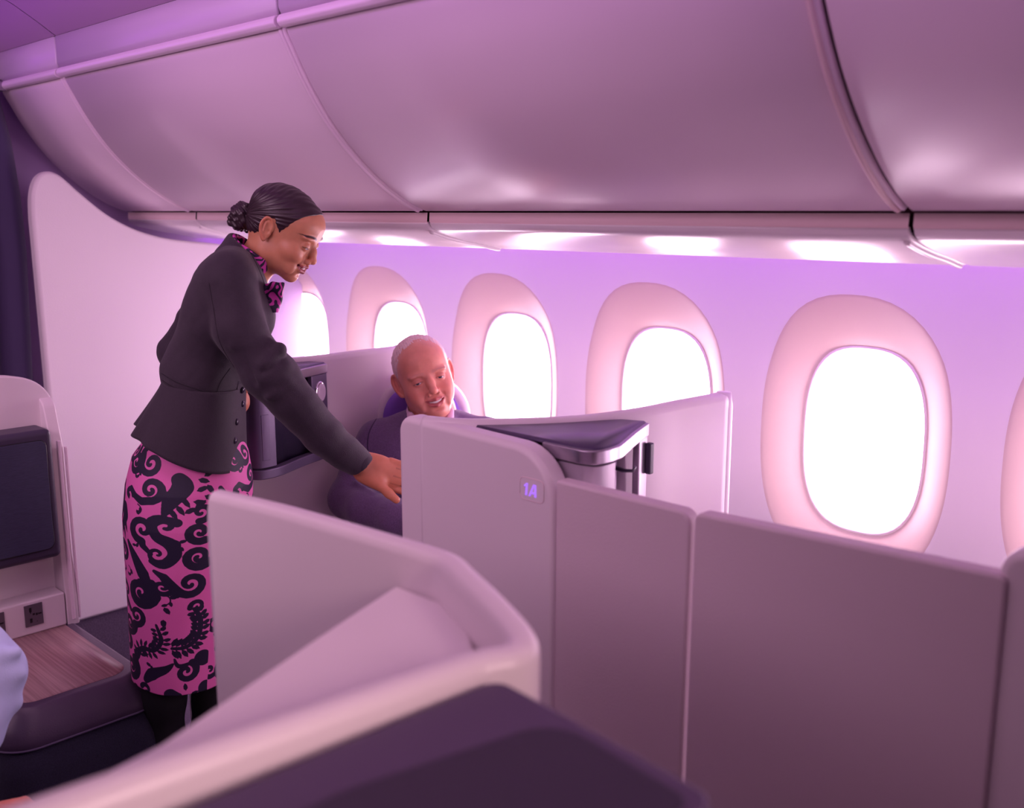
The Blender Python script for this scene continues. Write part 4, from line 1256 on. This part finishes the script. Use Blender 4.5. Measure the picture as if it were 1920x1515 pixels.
# ---- skirt with a printed pattern of curls and ferns
def strokes():
    S = []   # (x0, y0, r0, x1, y1, r1) in pattern units
    def poly(pts, rad):
        if not hasattr(rad, '__len__'): rad = [rad]*len(pts)
        P = catmull(pts, 5); Rr = np.interp(np.linspace(0, len(pts)-1, len(P)), range(len(pts)), rad)
        for i in range(len(P)-1): S.append((P[i][0], P[i][1], Rr[i], P[i+1][0], P[i+1][1], Rr[i+1]))
    def curl(cx, cy, r, a0, turns, sgn=1, w=9, tail=None, tw=None, bulb=1.0):
        """spiral from its outer end (angle a0 degrees) winding in"""
        n = int(14*abs(turns))+4; pts = []; rad = []
        for i in range(n):
            t = i/(n-1); a = math.radians(a0)+sgn*t*turns*2*math.pi
            rr_ = r*(1-t)**.85+r*.10
            pts.append((cx+rr_*math.cos(a), cy+rr_*math.sin(a))); rad.append(w*(1-.62*t)*(1.0 if t < .85 else bulb))
        if tail: pts = list(tail)+pts; rad = list(tw or [w*.5]*len(tail))+rad
        P = pts
        for i in range(len(P)-1): S.append((P[i][0], P[i][1], rad[i], P[i+1][0], P[i+1][1], rad[i+1]))
    def leaf(x, y, a, l, w):
        a = math.radians(a); c, s = math.cos(a), math.sin(a)
        for (t0, t1, r0, r1) in ((0, .35, .5, w), (.35, .65, w, w*.9), (.65, 1, w*.9, .5)):
            S.append((x+c*l*t0, y+s*l*t0, r0, x+c*l*t1, y+s*l*t1, r1))
    def fern(stem, w, n, l, lw, t0=.12):
        poly(stem, w); P = catmull(stem, 12); m = len(P)
        for i in range(n):
            j = int((t0+(1-t0)*i/n)*(m-2)); d = P[j+1]-P[j]; a = math.degrees(math.atan2(d[1], d[0]))
            for s_ in (-1, 1): leaf(P[j][0]+math.cos(math.radians(a+s_*90))*8, P[j][1]+math.sin(math.radians(a+s_*90))*8, a+s_*62, l*(1-.35*i/n), lw)
    def vine(x, y, a):
        poly([(x, y), (x+14, y+10), (x+16, y+28), (x+6, y+40)], 1.6); leaf(x+14, y+10, a, 22, 6); leaf(x+16, y+28, a+80, 20, 5); leaf(x+6, y+40, a+150, 18, 5)
    curl(150, 118, 42, -70, 1.6, 1, 15, tail=[(196, 40), (182, 62)], tw=[8, 13])
    curl(238, 112, 42, 185, 1.3, -1, 14, tail=[(180, 80)], tw=[8])
    curl(98, 90, 34, -40, 1.3, 1, 12)
    curl(255, 212, 42, 100, 1.35, -1, 15, tail=[(150, 262), (138, 235), (160, 222), (190, 245), (225, 262)], tw=[6, 9, 10, 12, 15])
    curl(150, 248, 26, 0, 1.0, -1, 8)
    poly([(300, 318), (320, 255), (352, 200), (340, 165)], [3, 24, 34, 22])
    for (x, y) in ((366, 250), (350, 280), (330, 295)): leaf(x-14, y-12, 60, 46, 8)
    for (x, y, a) in ((400, 170, 20), (430, 195, 60), (395, 215, -20), (420, 235, 30), (385, 255, 10), (420, 160, -30), (360, 300, -30), (392, 276, -35)): leaf(x, y, a, 40, 9)
    poly([(118, 310), (128, 345), (110, 385), (96, 425)], [22, 26, 17, 2]); leaf(118, 372, 78, 70, 8); leaf(132, 350, 70, 60, 8)
    poly([(78, 215), (92, 265), (84, 330), (70, 372)], [8, 17, 15, 3])
    curl(232, 372, 46, 95, 1.2, 1, 16, tail=[(262, 470), (232, 440)], tw=[7, 12])
    curl(303, 358, 42, -150, .55, 1, 15)
    poly([(338, 338), (300, 328), (270, 352), (282, 395), (322, 425), (332, 470), (300, 510), (262, 500)], [16, 14, 14, 18, 22, 20, 17, 9])
    curl(282, 470, 30, 60, 1.0, 1, 9)
    curl(112, 498, 44, 120, 1.7, 1, 14, tail=[(60, 560), (75, 540)], tw=[6, 12])
    poly([(158, 440), (190, 490), (228, 560), (262, 625)], [7, 17, 24, 5]); poly([(200, 520), (240, 600)], [2, 6])
    curl(382, 590, 46, 150, 1.3, -1, 16, tail=[(272, 540), (300, 560), (325, 600)], tw=[6, 13, 17])
    curl(296, 606, 27, 40, 1.2, 1, 10)
    curl(214, 640, 52, 10, 1.5, 1, 21, tail=[(262, 590)], tw=[12])
    curl(404, 482, 42, 30, 1.5, 1, 16); curl(404, 380, 36, 60, 1.2, 1, 15); curl(410, 300, 32, 100, 1.1, -1, 12)
    curl(112, 662, 34, 200, .9, 1, 12, tail=[(150, 735), (120, 700), (85, 690)], tw=[9, 12, 11])
    poly([(70, 630), (80, 680), (112, 730)], [8, 12, 8])
    curl(134, 798, 38, 0, 1.5, 1, 13); curl(186, 748, 36, 110, 1.3, -1, 13, tail=[(170, 790)], tw=[12])
    fern([(182, 925), (205, 882), (262, 876), (288, 830), (272, 768)], [9, 9, 8, 7, 4], 12, 34, 6)
    curl(188, 905, 20, 120, .8, 1, 7)
    fern([(322, 860), (372, 856), (412, 818), (418, 750), (396, 700)], [5, 7, 9, 9, 7], 13, 40, 8, .02)
    curl(406, 690, 24, 170, 1.0, 1, 9)
    curl(104, 885, 36, -80, .9, 1, 15, tail=[(82, 830)], tw=[8])
    curl(130, 985, 46, -60, 1.5, 1, 17, tail=[(160, 905), (172, 935)], tw=[4, 12])
    poly([(222, 1010), (250, 980), (300, 950), (325, 925)], [14, 24, 14, 3]); poly([(330, 905), (345, 935), (395, 925)], [3, 8, 6])
    curl(372, 962, 38, -60, 1.2, 1, 14); S.append((432, 915, 32, 436, 918, 30)); S.append((318, 1052, 22, 345, 1060, 12)); S.append((446, 1040, 26, 446, 1060, 24))
    for (x, y, a) in ((372, 1040, -100), (352, 1062, 150), (392, 1062, -20), (372, 1075, 90), (400, 1080, 20), (345, 1080, 190)): leaf(x, y, a, 30, 7)
    curl(78, 780, 30, 60, 1.0, 1, 10); curl(62, 440, 30, 60, 1.1, 1, 12); curl(66, 980, 26, 60, 1.0, 1, 10); curl(220, 1055, 24, 200, .7, 1, 10)
    for (x, y, a) in ((185, 150, 60), (215, 290, 90), (205, 420, 30), (110, 560, 60), (160, 560, 60), (340, 420, -20), (310, 650, 0), (240, 950, 200), (215, 575, 100)): vine(x-8, y-14, a)
    for (x, y, a) in ((320, 640, 0), (300, 690, 60), (296, 742, 90), (140, 1060, 0)): leaf(x, y, a, 30, 8)
    return np.array(S, np.float32)

def pattern_field(X, Y):
    """signed distance to the print, in pattern units; negative = dark print"""
    S = strokes(); out = np.full(X.shape, 30., np.float32)
    for k in range(0, len(S)):
        x0, y0, r0, x1, y1, r1 = S[k]
        m = max(r0, r1)+12
        idx = np.nonzero((X > min(x0, x1)-m) & (X < max(x0, x1)+m) & (Y > min(y0, y1)-m) & (Y < max(y0, y1)+m))[0]
        if not len(idx): continue
        x = X[idx]; y = Y[idx]
        dx, dy = x1-x0, y1-y0; L = max(dx*dx+dy*dy, 1e-6)
        t = np.clip(((x-x0)*dx+(y-y0)*dy)/L, 0, 1)
        d = np.hypot(x-x0-t*dx, y-y0-t*dy)-(r0+(r1-r0)*t)
        out[idx] = np.minimum(out[idx], d)
    return out

def skirt():
    ys = [770, 800, 850, 900, 960, 1040, 1120, 1200, 1232, 1247]
    xl = [310, 292, 256, 245, 241, 246, 251, 256, 258, 260]
    xr = [430, 438, 460, 468, 466, 456, 446, 438, 436, 435]
    lat = [.090, .105, .130, .152, .164, .165, .160, .158, .158, .158]
    nv, nu = 330, 460
    V = []; XX = []; YY = []
    for j in range(nv):
        y = 770+(1247-770)*j/(nv-1)
        a = np.interp(y, ys, xl); b = np.interp(y, ys, xr); l = np.interp(y, ys, lat)
        c0 = Q((a+b)/2, y, HB); hw_ = (Q(b, y, HB)[0]-Q(a, y, HB)[0])/2
        ph = np.linspace(-math.pi, math.pi, nu, endpoint=False)
        fold = 1+.012*np.sin(ph*7+y*.006)*(y-770)/470+.010*np.sin(ph*3+1)
        e = 2/2.15
        s_, c_ = np.sin(ph), np.cos(ph)
        u = np.sign(s_)*np.abs(s_)**e*hw_*fold; h_ = -np.sign(c_)*np.abs(c_)**e*l*fold
        zsl = .012*(u/hw_)*((y-770)/470)*-1.1
        V.append(np.stack([c0[0]+u, c0[1]+h_, np.full(nu, c0[2])+zsl], 1))
        ctr_x = (a+b)/2
        px_ = ctr_x+86*np.where(np.abs(ph) < math.pi/2, ph*1.0, ph)
        XX.append((px_-220)*2.368-8+np.where(np.abs(ph) > math.pi/2, 0, 0)); YY.append(np.full(nu, (y-800)*2.368))
    V = np.concatenate(V); X = np.concatenate(XX).astype(np.float32); Y = np.concatenate(YY).astype(np.float32)
    X = 58+np.mod(X-58, 398)
    pat = (pattern_field(X, Y)-.9)/2.4
    F = np.array(grid_faces(nv, nu, wrap=True))
    o = fast_mesh('skirt', fromQ(V), F, M['skirt'], att, attr=pat)
    so = o.modifiers.new('s', 'SOLIDIFY'); so.thickness = .002; so.offset = -1
skirt()
def legs():
    g = Field(Q(230, 1560, 2.3)-np.array((.03, .16, .12)), Q(470, 1180, 2.5)+np.array((.12, .14, .05)), .006)
    for hx, P_, R_ in ((2.33, [(303, 1180), (303, 1250), (307, 1310), (314, 1380), (317, 1480)], [.060, .056, .052, .040, .031]),
                      (2.45, [(396, 1180), (398, 1250), (398, 1310), (388, 1370), (374, 1440)], [.056, .052, .049, .040, .030])):
        g.chain([Q(*p, hx) for p in P_], R_, .02)
        b = Q(*P_[-1], hx); b2 = np.array((b[0]+.0, b[1], .07))
        g.cone(b, b2, R_[-1], .032, .01)
        g.chain([b2, b2+np.array((.09, -.02, -.035)), b2+np.array((.15, -.03, -.045))], [.034, .032, .022], .02)
    P, F = g.mesh(); fast_mesh('tights', fromQ(P), F, M['tights'], att)
    for hx, p in ((2.33, (317, 1480)), (2.45, (374, 1440))):
        b = Q(*p, hx); b2 = np.array((b[0], b[1], .045))
        g = Field(b2-np.array((.08, .09, .06)), b2+np.array((.25, .08, .08)), .005)
        g.chain([b2+np.array((-.01, 0, .0)), b2+np.array((.09, -.02, -.010)), b2+np.array((.16, -.03, -.018))], [.040, .040, .028], .02)
        g.plane((0, 0, .003), (0, 0, -1))
        P, F = g.mesh(); fast_mesh('shoe', fromQ(P), F, M['shoe'], att)
legs()

# ============================================================== SEATED MAN
HM = 2.86
mbase = PH(800, 1000, HM)
man = empty('person', (mbase.x, mbase.y, 0), 'seated white-haired man in a navy suit jacket and pink shirt, smiling', 'person')
BASE_M = S3(228, 154, 132)
def seated_man():
    ya, pi_, ro = math.radians(14), math.radians(-4), math.radians(15)
    Fh = -fh*math.cos(ya)+RT*math.sin(ya)
    F_ = (Fh*math.cos(pi_)-UP*math.sin(pi_)).normalized()
    U0 = UP*math.cos(pi_)+Fh*math.sin(pi_); L0_ = U0.cross(F_)
    U_ = U0*math.cos(ro)-(-L0_ if L0_.dot(RT) < 0 else L0_)*math.sin(ro)
    U_ = (U_-F_*U_.dot(F_)).normalized(); L_ = U_.cross(F_)
    T = frame_T(PH(795, 705, 2.84), F_, L_, U_, 1.05)
    f = build_head(MAN, None, None, None)
    f.ell((.058, .040, -.045), (.026, .018, .024), .014); f.ell((.058, -.040, -.045), (.026, .018, .024), .014)
    f.ell((.040, 0, -.098), (.040, .036, .018), .02)
    P, F = f.mesh(); P = relax(P, F, 1, .4)
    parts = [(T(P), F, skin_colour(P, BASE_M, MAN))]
    g = Field(Q(600, 1130, 2.9)-np.array((.0, .75, .40)), Q(990, 745, 2.9)+np.array((.0, .20, .0)), .010)
    g.ell(Q(805, 880, HM), (.165, .095, .17), .03); g.ell(Q(800, 985, HM), (.150, .10, .13), .05)
    g.cone(Q(718, 822, HM), Q(905, 815, HM), .05, .05, .05)
    g.cone(Q(806, 790, HM), Q(806, 830, HM), .056, .06, .03)
    g.chain([Q(708, 825, 2.85), Q(652, 930, 2.80), Q(742, 972, 2.62), Q(800, 982, 2.56)], [.045, .040, .03, .028], .02)
    g.chain([Q(915, 820, 2.85), Q(958, 920, 2.80), Q(880, 985, 2.62), Q(845, 990, 2.56)], [.045, .040, .03, .028], .02)
    for dx in (-1, 1):
        hip = np.array(Q(800, 1000, 2.86)); hip[0] += dx*.09; hip[2] = .54
        kn = hip+np.array((dx*.03, -.42, .0)); ft = np.array((kn[0], kn[1]+.06, .09))
        g.chain([hip, kn, ft], [.075, .06, .045], .03)
    P, F = g.mesh(); parts.append((fromQ(P), F, np.tile(BASE_M, (len(P), 1))))
    # hands clasped in front
    hd = Q(822, 985, 2.55)
    g = Field(hd-.12, hd+.12, .003)
    for s_ in (-1, 1):
        wv = hd+np.array((s_*.055, .03, .0)); pc = hd+np.array((s_*.018, -.008, s_*.006))
        g.cone(wv, pc, .026, .033, .015, flat=((0, 0, 1), .6))
        for i in range(4):
            b0 = pc+np.array((-s_*.008, -.028+i*.017, .006+s_*.004)); b1 = b0+np.array((-s_*.034, -.004, .008)); b2 = b1+np.array((-s_*.020, .002, -.014))
            g.chain([b0, b1, b2], [.0098, .0092, .008], .003)
        g.chain([wv+np.array((-s_*.02, -.01, .015)), pc+np.array((-s_*.012, -.022, .030)), pc+np.array((-s_*.038, -.028, .026))], [.014, .0115, .0095], .004)
    P, F = g.mesh(); parts.append((fromQ(P), F, np.tile(BASE_M*[.95, .85, .85], (len(P), 1))))
    P, F, C_ = join_pf(parts)
    fast_mesh('body', P, F, M['skin'], man, col=C_)
    eye_parts(man, T, MAN); teeth(man, T, MAN)
    # hair: thin white, high forehead
    h = Field((-.125, -.095, -.09), (.10, .095, .13), .0019)
    h.ell((-.013, 0, .035), (.0965, .0755, .0795), 0)
    h.ell((-.046, 0, -.007), (.0515, .0570, .051), .02)
    h.ell((.040, 0, .046), (.0445, .0590, .0450), .015)
    sl = tuple(slice(0, int(q)) for q in h.n); x, y, z = h.pts(sl)
    zb = np.interp(x, [-.13, -.09, -.06, -.035, -.020, -.006, .004, .016, .028, .038, .050, .058, .10], [-.08, -.070, -.050, -.025, .020, .024, .000, -.014, .004, .048, .088, .102, .13])
    zb = zb+.012*np.exp(-((np.abs(y)-.035)/.014)**2)*(x > .03)-.004*np.exp(-(y/.015)**2)*(x > .03)
    h.op(sl, np.broadcast_to((zb-z)*.7, h.f.shape).astype(np.float32), .004, 'i')
    P, F = h.mesh(); P = relax(P, F, 1, .5); N_ = normals(P, F)
    P = P+N_*(np.sin(P@np.array((60, 900, 120))+2*np.sin(P[:, 0]*60))*.00035+wrinkle(P, .0006, 220, 8)-.0003)[:, None]
    fast_mesh('hair', T(P), F, M['hair_white'], man)
    # suit jacket
    g = Field(Q(575, 1075, 2.86)-np.array((.0, .36, .0)), Q(1010, 735, 2.86)+np.array((.0, .20, .0)), .0042)
    g.ell(Q(806, 890, HM), (.200, .120, .190), 0); g.ell(Q(800, 985, HM), (.185, .125, .15), .05)
    g.cone(Q(722, 826, 2.865), Q(806, 792, 2.89), .060, .050, .04); g.cone(Q(900, 820, 2.865), Q(806, 792, 2.89), .060, .050, .04)
    g.ell(Q(760, 870, 2.80), (.09, .07, .10), .04); g.ell(Q(850, 870, 2.80), (.09, .07, .10), .04)
    g.chain([Q(710, 828, 2.85), Q(682, 885, 2.83), Q(657, 935, 2.79), Q(690, 957, 2.70), Q(745, 972, 2.62), Q(795, 982, 2.565)], [.066, .064, .060, .056, .050, .044], .02)
    g.chain([Q(914, 824, 2.85), Q(940, 885, 2.83), Q(956, 925, 2.79), Q(920, 962, 2.70), Q(885, 982, 2.62), Q(858, 988, 2.575)], [.066, .064, .060, .056, .050, .044], .02)
    for a, b, r in (((640, 955), (700, 935), .010), ((655, 965), (735, 950), .008), ((668, 905), (700, 925), .008)):
        g.cone(Q(*a, 2.74), Q(*b, 2.68), r, r*.5, .012)
    for a, b, r in (((655, 940), (712, 938), .006), ((690, 880), (715, 940), .004)):
        g.cone(Q(*a, 2.715), Q(*b, 2.69), r, r*.6, .008, mode='s')
    # V opening over the shirt
    vb = Q(812, 900, 2.74)
    for t in np.linspace(0, 1, 14):
        cpt = Q(812, 900-t*95, 2.70+.06*t); g.ell(cpt, (.010+.050*t, .045, .016), .004, mode='s')
    g.cone(Q(806, 760, HM), Q(806, 835, 2.85), .068, .060, .006, mode='s')
    # lapels
    for sg in (-1, 1):
        g.chain([Q(808+sg*36, 800, 2.775), Q(808+sg*44, 835, 2.755), Q(810+sg*22, 880, 2.735), Q(812, 915, 2.725)], [.016, .022, .018, .006], .003, flat=((0, 1, 0), .35))
        g.chain([Q(808+sg*42, 778, 2.86), Q(808+sg*40, 795, 2.80)], [.016, .016], .006, flat=((0, 1, 0), .6))
    P, F = g.mesh(); P = relax(P, F, 2, .5); N_ = normals(P, F)
    P = P+N_*wrinkle(P, .0016, 24, 12)[:, None]+N_*wrinkle(P, .0006, 80, 15)[:, None]
    P = fromQ(P)
    jk = fast_mesh('suit_jacket', P, F, M['suit'], man)
    sf = Surf(P, F)
    sf.line('seam', [(708, 782), (692, 812), (690, 850), (700, 905)], .0014, M['suit_line'], jk)
    # shirt collar
    g = Field(Q(690, 900, 2.86)-np.array((.0, .16, .0)), Q(930, 735, 2.86)+np.array((.0, .16, .0)), .0030)
    g.ell(Q(808, 875, 2.80), (.075, .05, .10), 0)
    g.cone(Q(806, 775, 2.86), Q(806, 830, 2.86), .0685, .078, .01)
    g.chain([Q(768, 778, 2.81), Q(780, 800, 2.775), Q(800, 818, 2.76)], [.009, .014, .006], .004, flat=((0, 1, 0), .5))
    g.chain([Q(846, 770, 2.81), Q(842, 795, 2.775), Q(822, 816, 2.76)], [.009, .014, .006], .004, flat=((0, 1, 0), .5))
    g.cone(Q(806, 740, 2.86), Q(806, 800, 2.85), .0635, .063, .002, mode='s')
    P, F = g.mesh(); P = relax(P, F, 1, .5)
    fast_mesh('shirt', fromQ(P), F, M['shirt_pink'], man)
    # trousers
    g = Field(np.array(Q(800, 1000, 2.86))*[1, 1, 0]-np.array((.25, .60, .0)), np.array(Q(800, 1000, 2.86))*[1, 1, 0]+np.array((.25, .18, .72)), .008)
    for dx in (-1, 1):
        hip = np.array(Q(800, 1000, 2.86)); hip[0] += dx*.09; hip[2] = .54
        kn = hip+np.array((dx*.03, -.42, .0)); ft = np.array((kn[0], kn[1]+.06, .09))
        g.chain([hip, kn, ft], [.088, .072, .062], .03)
    P, F = g.mesh(); fast_mesh('trousers', fromQ(P), F, M['trousers'], man)
    for dx in (-1, 1):
        hip = np.array(Q(800, 1000, 2.86)); hip[0] += dx*.12; ft = np.array((hip[0], hip[1]-.36, .04))
        g = Field(ft-np.array((.07, .24, .045)), ft+np.array((.07, .08, .08)), .005)
        g.chain([ft+np.array((0, .02, 0)), ft+np.array((0, -.10, -.002)), ft+np.array((0, -.17, -.008))], [.042, .042, .030], .02)
        g.plane((0, 0, .004), (0, 0, -1)); P, F = g.mesh(); fast_mesh('shoe', fromQ(P), F, M['shoe'], man)
seated_man()

# ================================================ PERSON AT THE LEFT EDGE
HL = 1.74
pb = PH(-190, 1200, HL)
guest = empty('person', (pb.x, pb.y, 0), 'person in a pale blue shirt at the left edge, only sleeve and hand showing', 'person')
def left_guest():
    Fh = (-fh*math.cos(1.0)+RT*math.sin(1.0)).normalized(); L_ = UP.cross(Fh)
    T = frame_T(PH(-300, 800, HL), Fh, L_, UP, 1.0)
    f = build_head(dict(MAN, mouth_open=.001), None, None, None, hh=.0035)
    P, F = f.mesh(); parts = [(T(P), F, skin_colour(P, BASE_M, MAN))]
    el = Q(4, 1275, 1.80); wr = Q(-95, 1500, 1.62); hd = Q(-22, 1532, 1.60)
    g = Field(hd-np.array((.16, .1, .09)), hd+np.array((.12, .1, .09)), .003)
    g.cone(wr, hd, .026, .031, .012, flat=((0, 0, 1), .7))
    for i, o in enumerate((-.027, -.009, .009, .026)):
        b0 = hd+np.array((.012, o, .004)); b1 = b0+np.array((.038, o*.2, .006)); b2 = b1+np.array((.022, 0, -.016))
        g.chain([b0, b1, b2], [.0098, .0092, .008], .003)
    g.chain([wr+np.array((.02, -.015, .0)), hd+np.array((.01, -.045, .0)), hd+np.array((.035, -.052, -.004))], [.013, .011, .009], .004)
    P, F = g.mesh(); parts.append((fromQ(P), F, np.tile(BASE_M*[.95, .80, .70], (len(P), 1))))
    g = Field(Q(-280, 1500, HL)-np.array((.28, .5, .42)), Q(-280, 900, HL)+np.array((.42, .25, .25)), .012)
    g.ell(Q(-290, 1080, HL), (.13, .09, .19), .03)
    g.cone(Q(-300, 900, HL), Q(-295, 960, HL), .055, .06, .03)
    g.chain([Q(-190, 1030, 1.78), Q(-120, 1150, 1.80), Q(-40, 1262, 1.80), Q(-62, 1380, 1.74), wr], [.03, .03, .028, .024, .024], .01)
    hip = np.array(Q(-280, 1300, HL)); hip[2] = .55
    for dx in (-1, 1):
        a = hip+np.array((dx*.08, 0, 0)); k = a+np.array((.30, -.30, 0)); g.chain([a, k, np.array((k[0]+.02, k[1], .09))], [.075, .06, .045], .03)
    P, F = g.mesh(); parts.append((fromQ(P), F, np.tile(BASE_M, (len(P), 1))))
    P, F, C_ = join_pf(parts); fast_mesh('body', P, F, M['skin'], guest, col=C_)
    h = Field((-.125, -.095, -.09), (.10, .095, .13), .0035)
    h.ell((-.014, 0, .037), (.101, .080, .084), 0); h.ell((-.046, 0, -.006), (.056, .061, .054), .02)
    h.plane((.020, 0, .0), (.62, 0, -.78), .006)
    P, F = h.mesh(); P = relax(P, F, 1, .5); fast_mesh('hair', T(P), F, M['hair'], guest)
    g = Field(Q(-280, 1480, HL)-np.array((.36, .36, .15)), Q(-280, 900, HL)+np.array((.42, .22, .10)), .005)
    g.ell(Q(-290, 1080, HL), (.155, .12, .20), 0); g.ell(Q(-280, 1250, HL), (.150, .12, .18), .05)
    g.cone(Q(-390, 1000, HL), Q(-210, 1000, HL+.03), .055, .055, .04)
    g.chain([Q(-385, 1020, 1.74), Q(-440, 1180, 1.74), Q(-430, 1330, 1.66), Q(-300, 1440, 1.56), Q(-160, 1500, 1.56)], [.058, .056, .052, .044, .036], .02)
    g.chain([Q(-205, 1020, 1.78), Q(-112, 1150, 1.80), Q(-12, 1262, 1.80), Q(-45, 1380, 1.74), wr], [.060, .058, .058, .046, .034], .012)
    for a, b in (((30, 1222), (-40, 1235)), ((38, 1262), (-30, 1290)), ((28, 1318), (-40, 1330))):
        g.cone(Q(*a, 1.79), Q(*b, 1.76), .012, .012, .020)
    g.plane((0, 0, .56), (0, 0, -1))
    P, F = g.mesh(); P = relax(P, F, 1, .5); N_ = normals(P, F); P = P+N_*wrinkle(P, .003, 34, 21)[:, None]
    fast_mesh('shirt', fromQ(P), F, M['shirt_blue'], guest)
    g = Field(hip-np.array((.2, .5, .55)), hip+np.array((.5, .15, .12)), .01)
    for dx in (-1, 1):
        a = hip+np.array((dx*.08, 0, 0)); k = a+np.array((.30, -.30, 0)); g.chain([a, k, np.array((k[0]+.02, k[1], .06))], [.09, .072, .06], .03)
    P, F = g.mesh(); fast_mesh('trousers', fromQ(P), F, M['trousers'], guest)
left_guest()
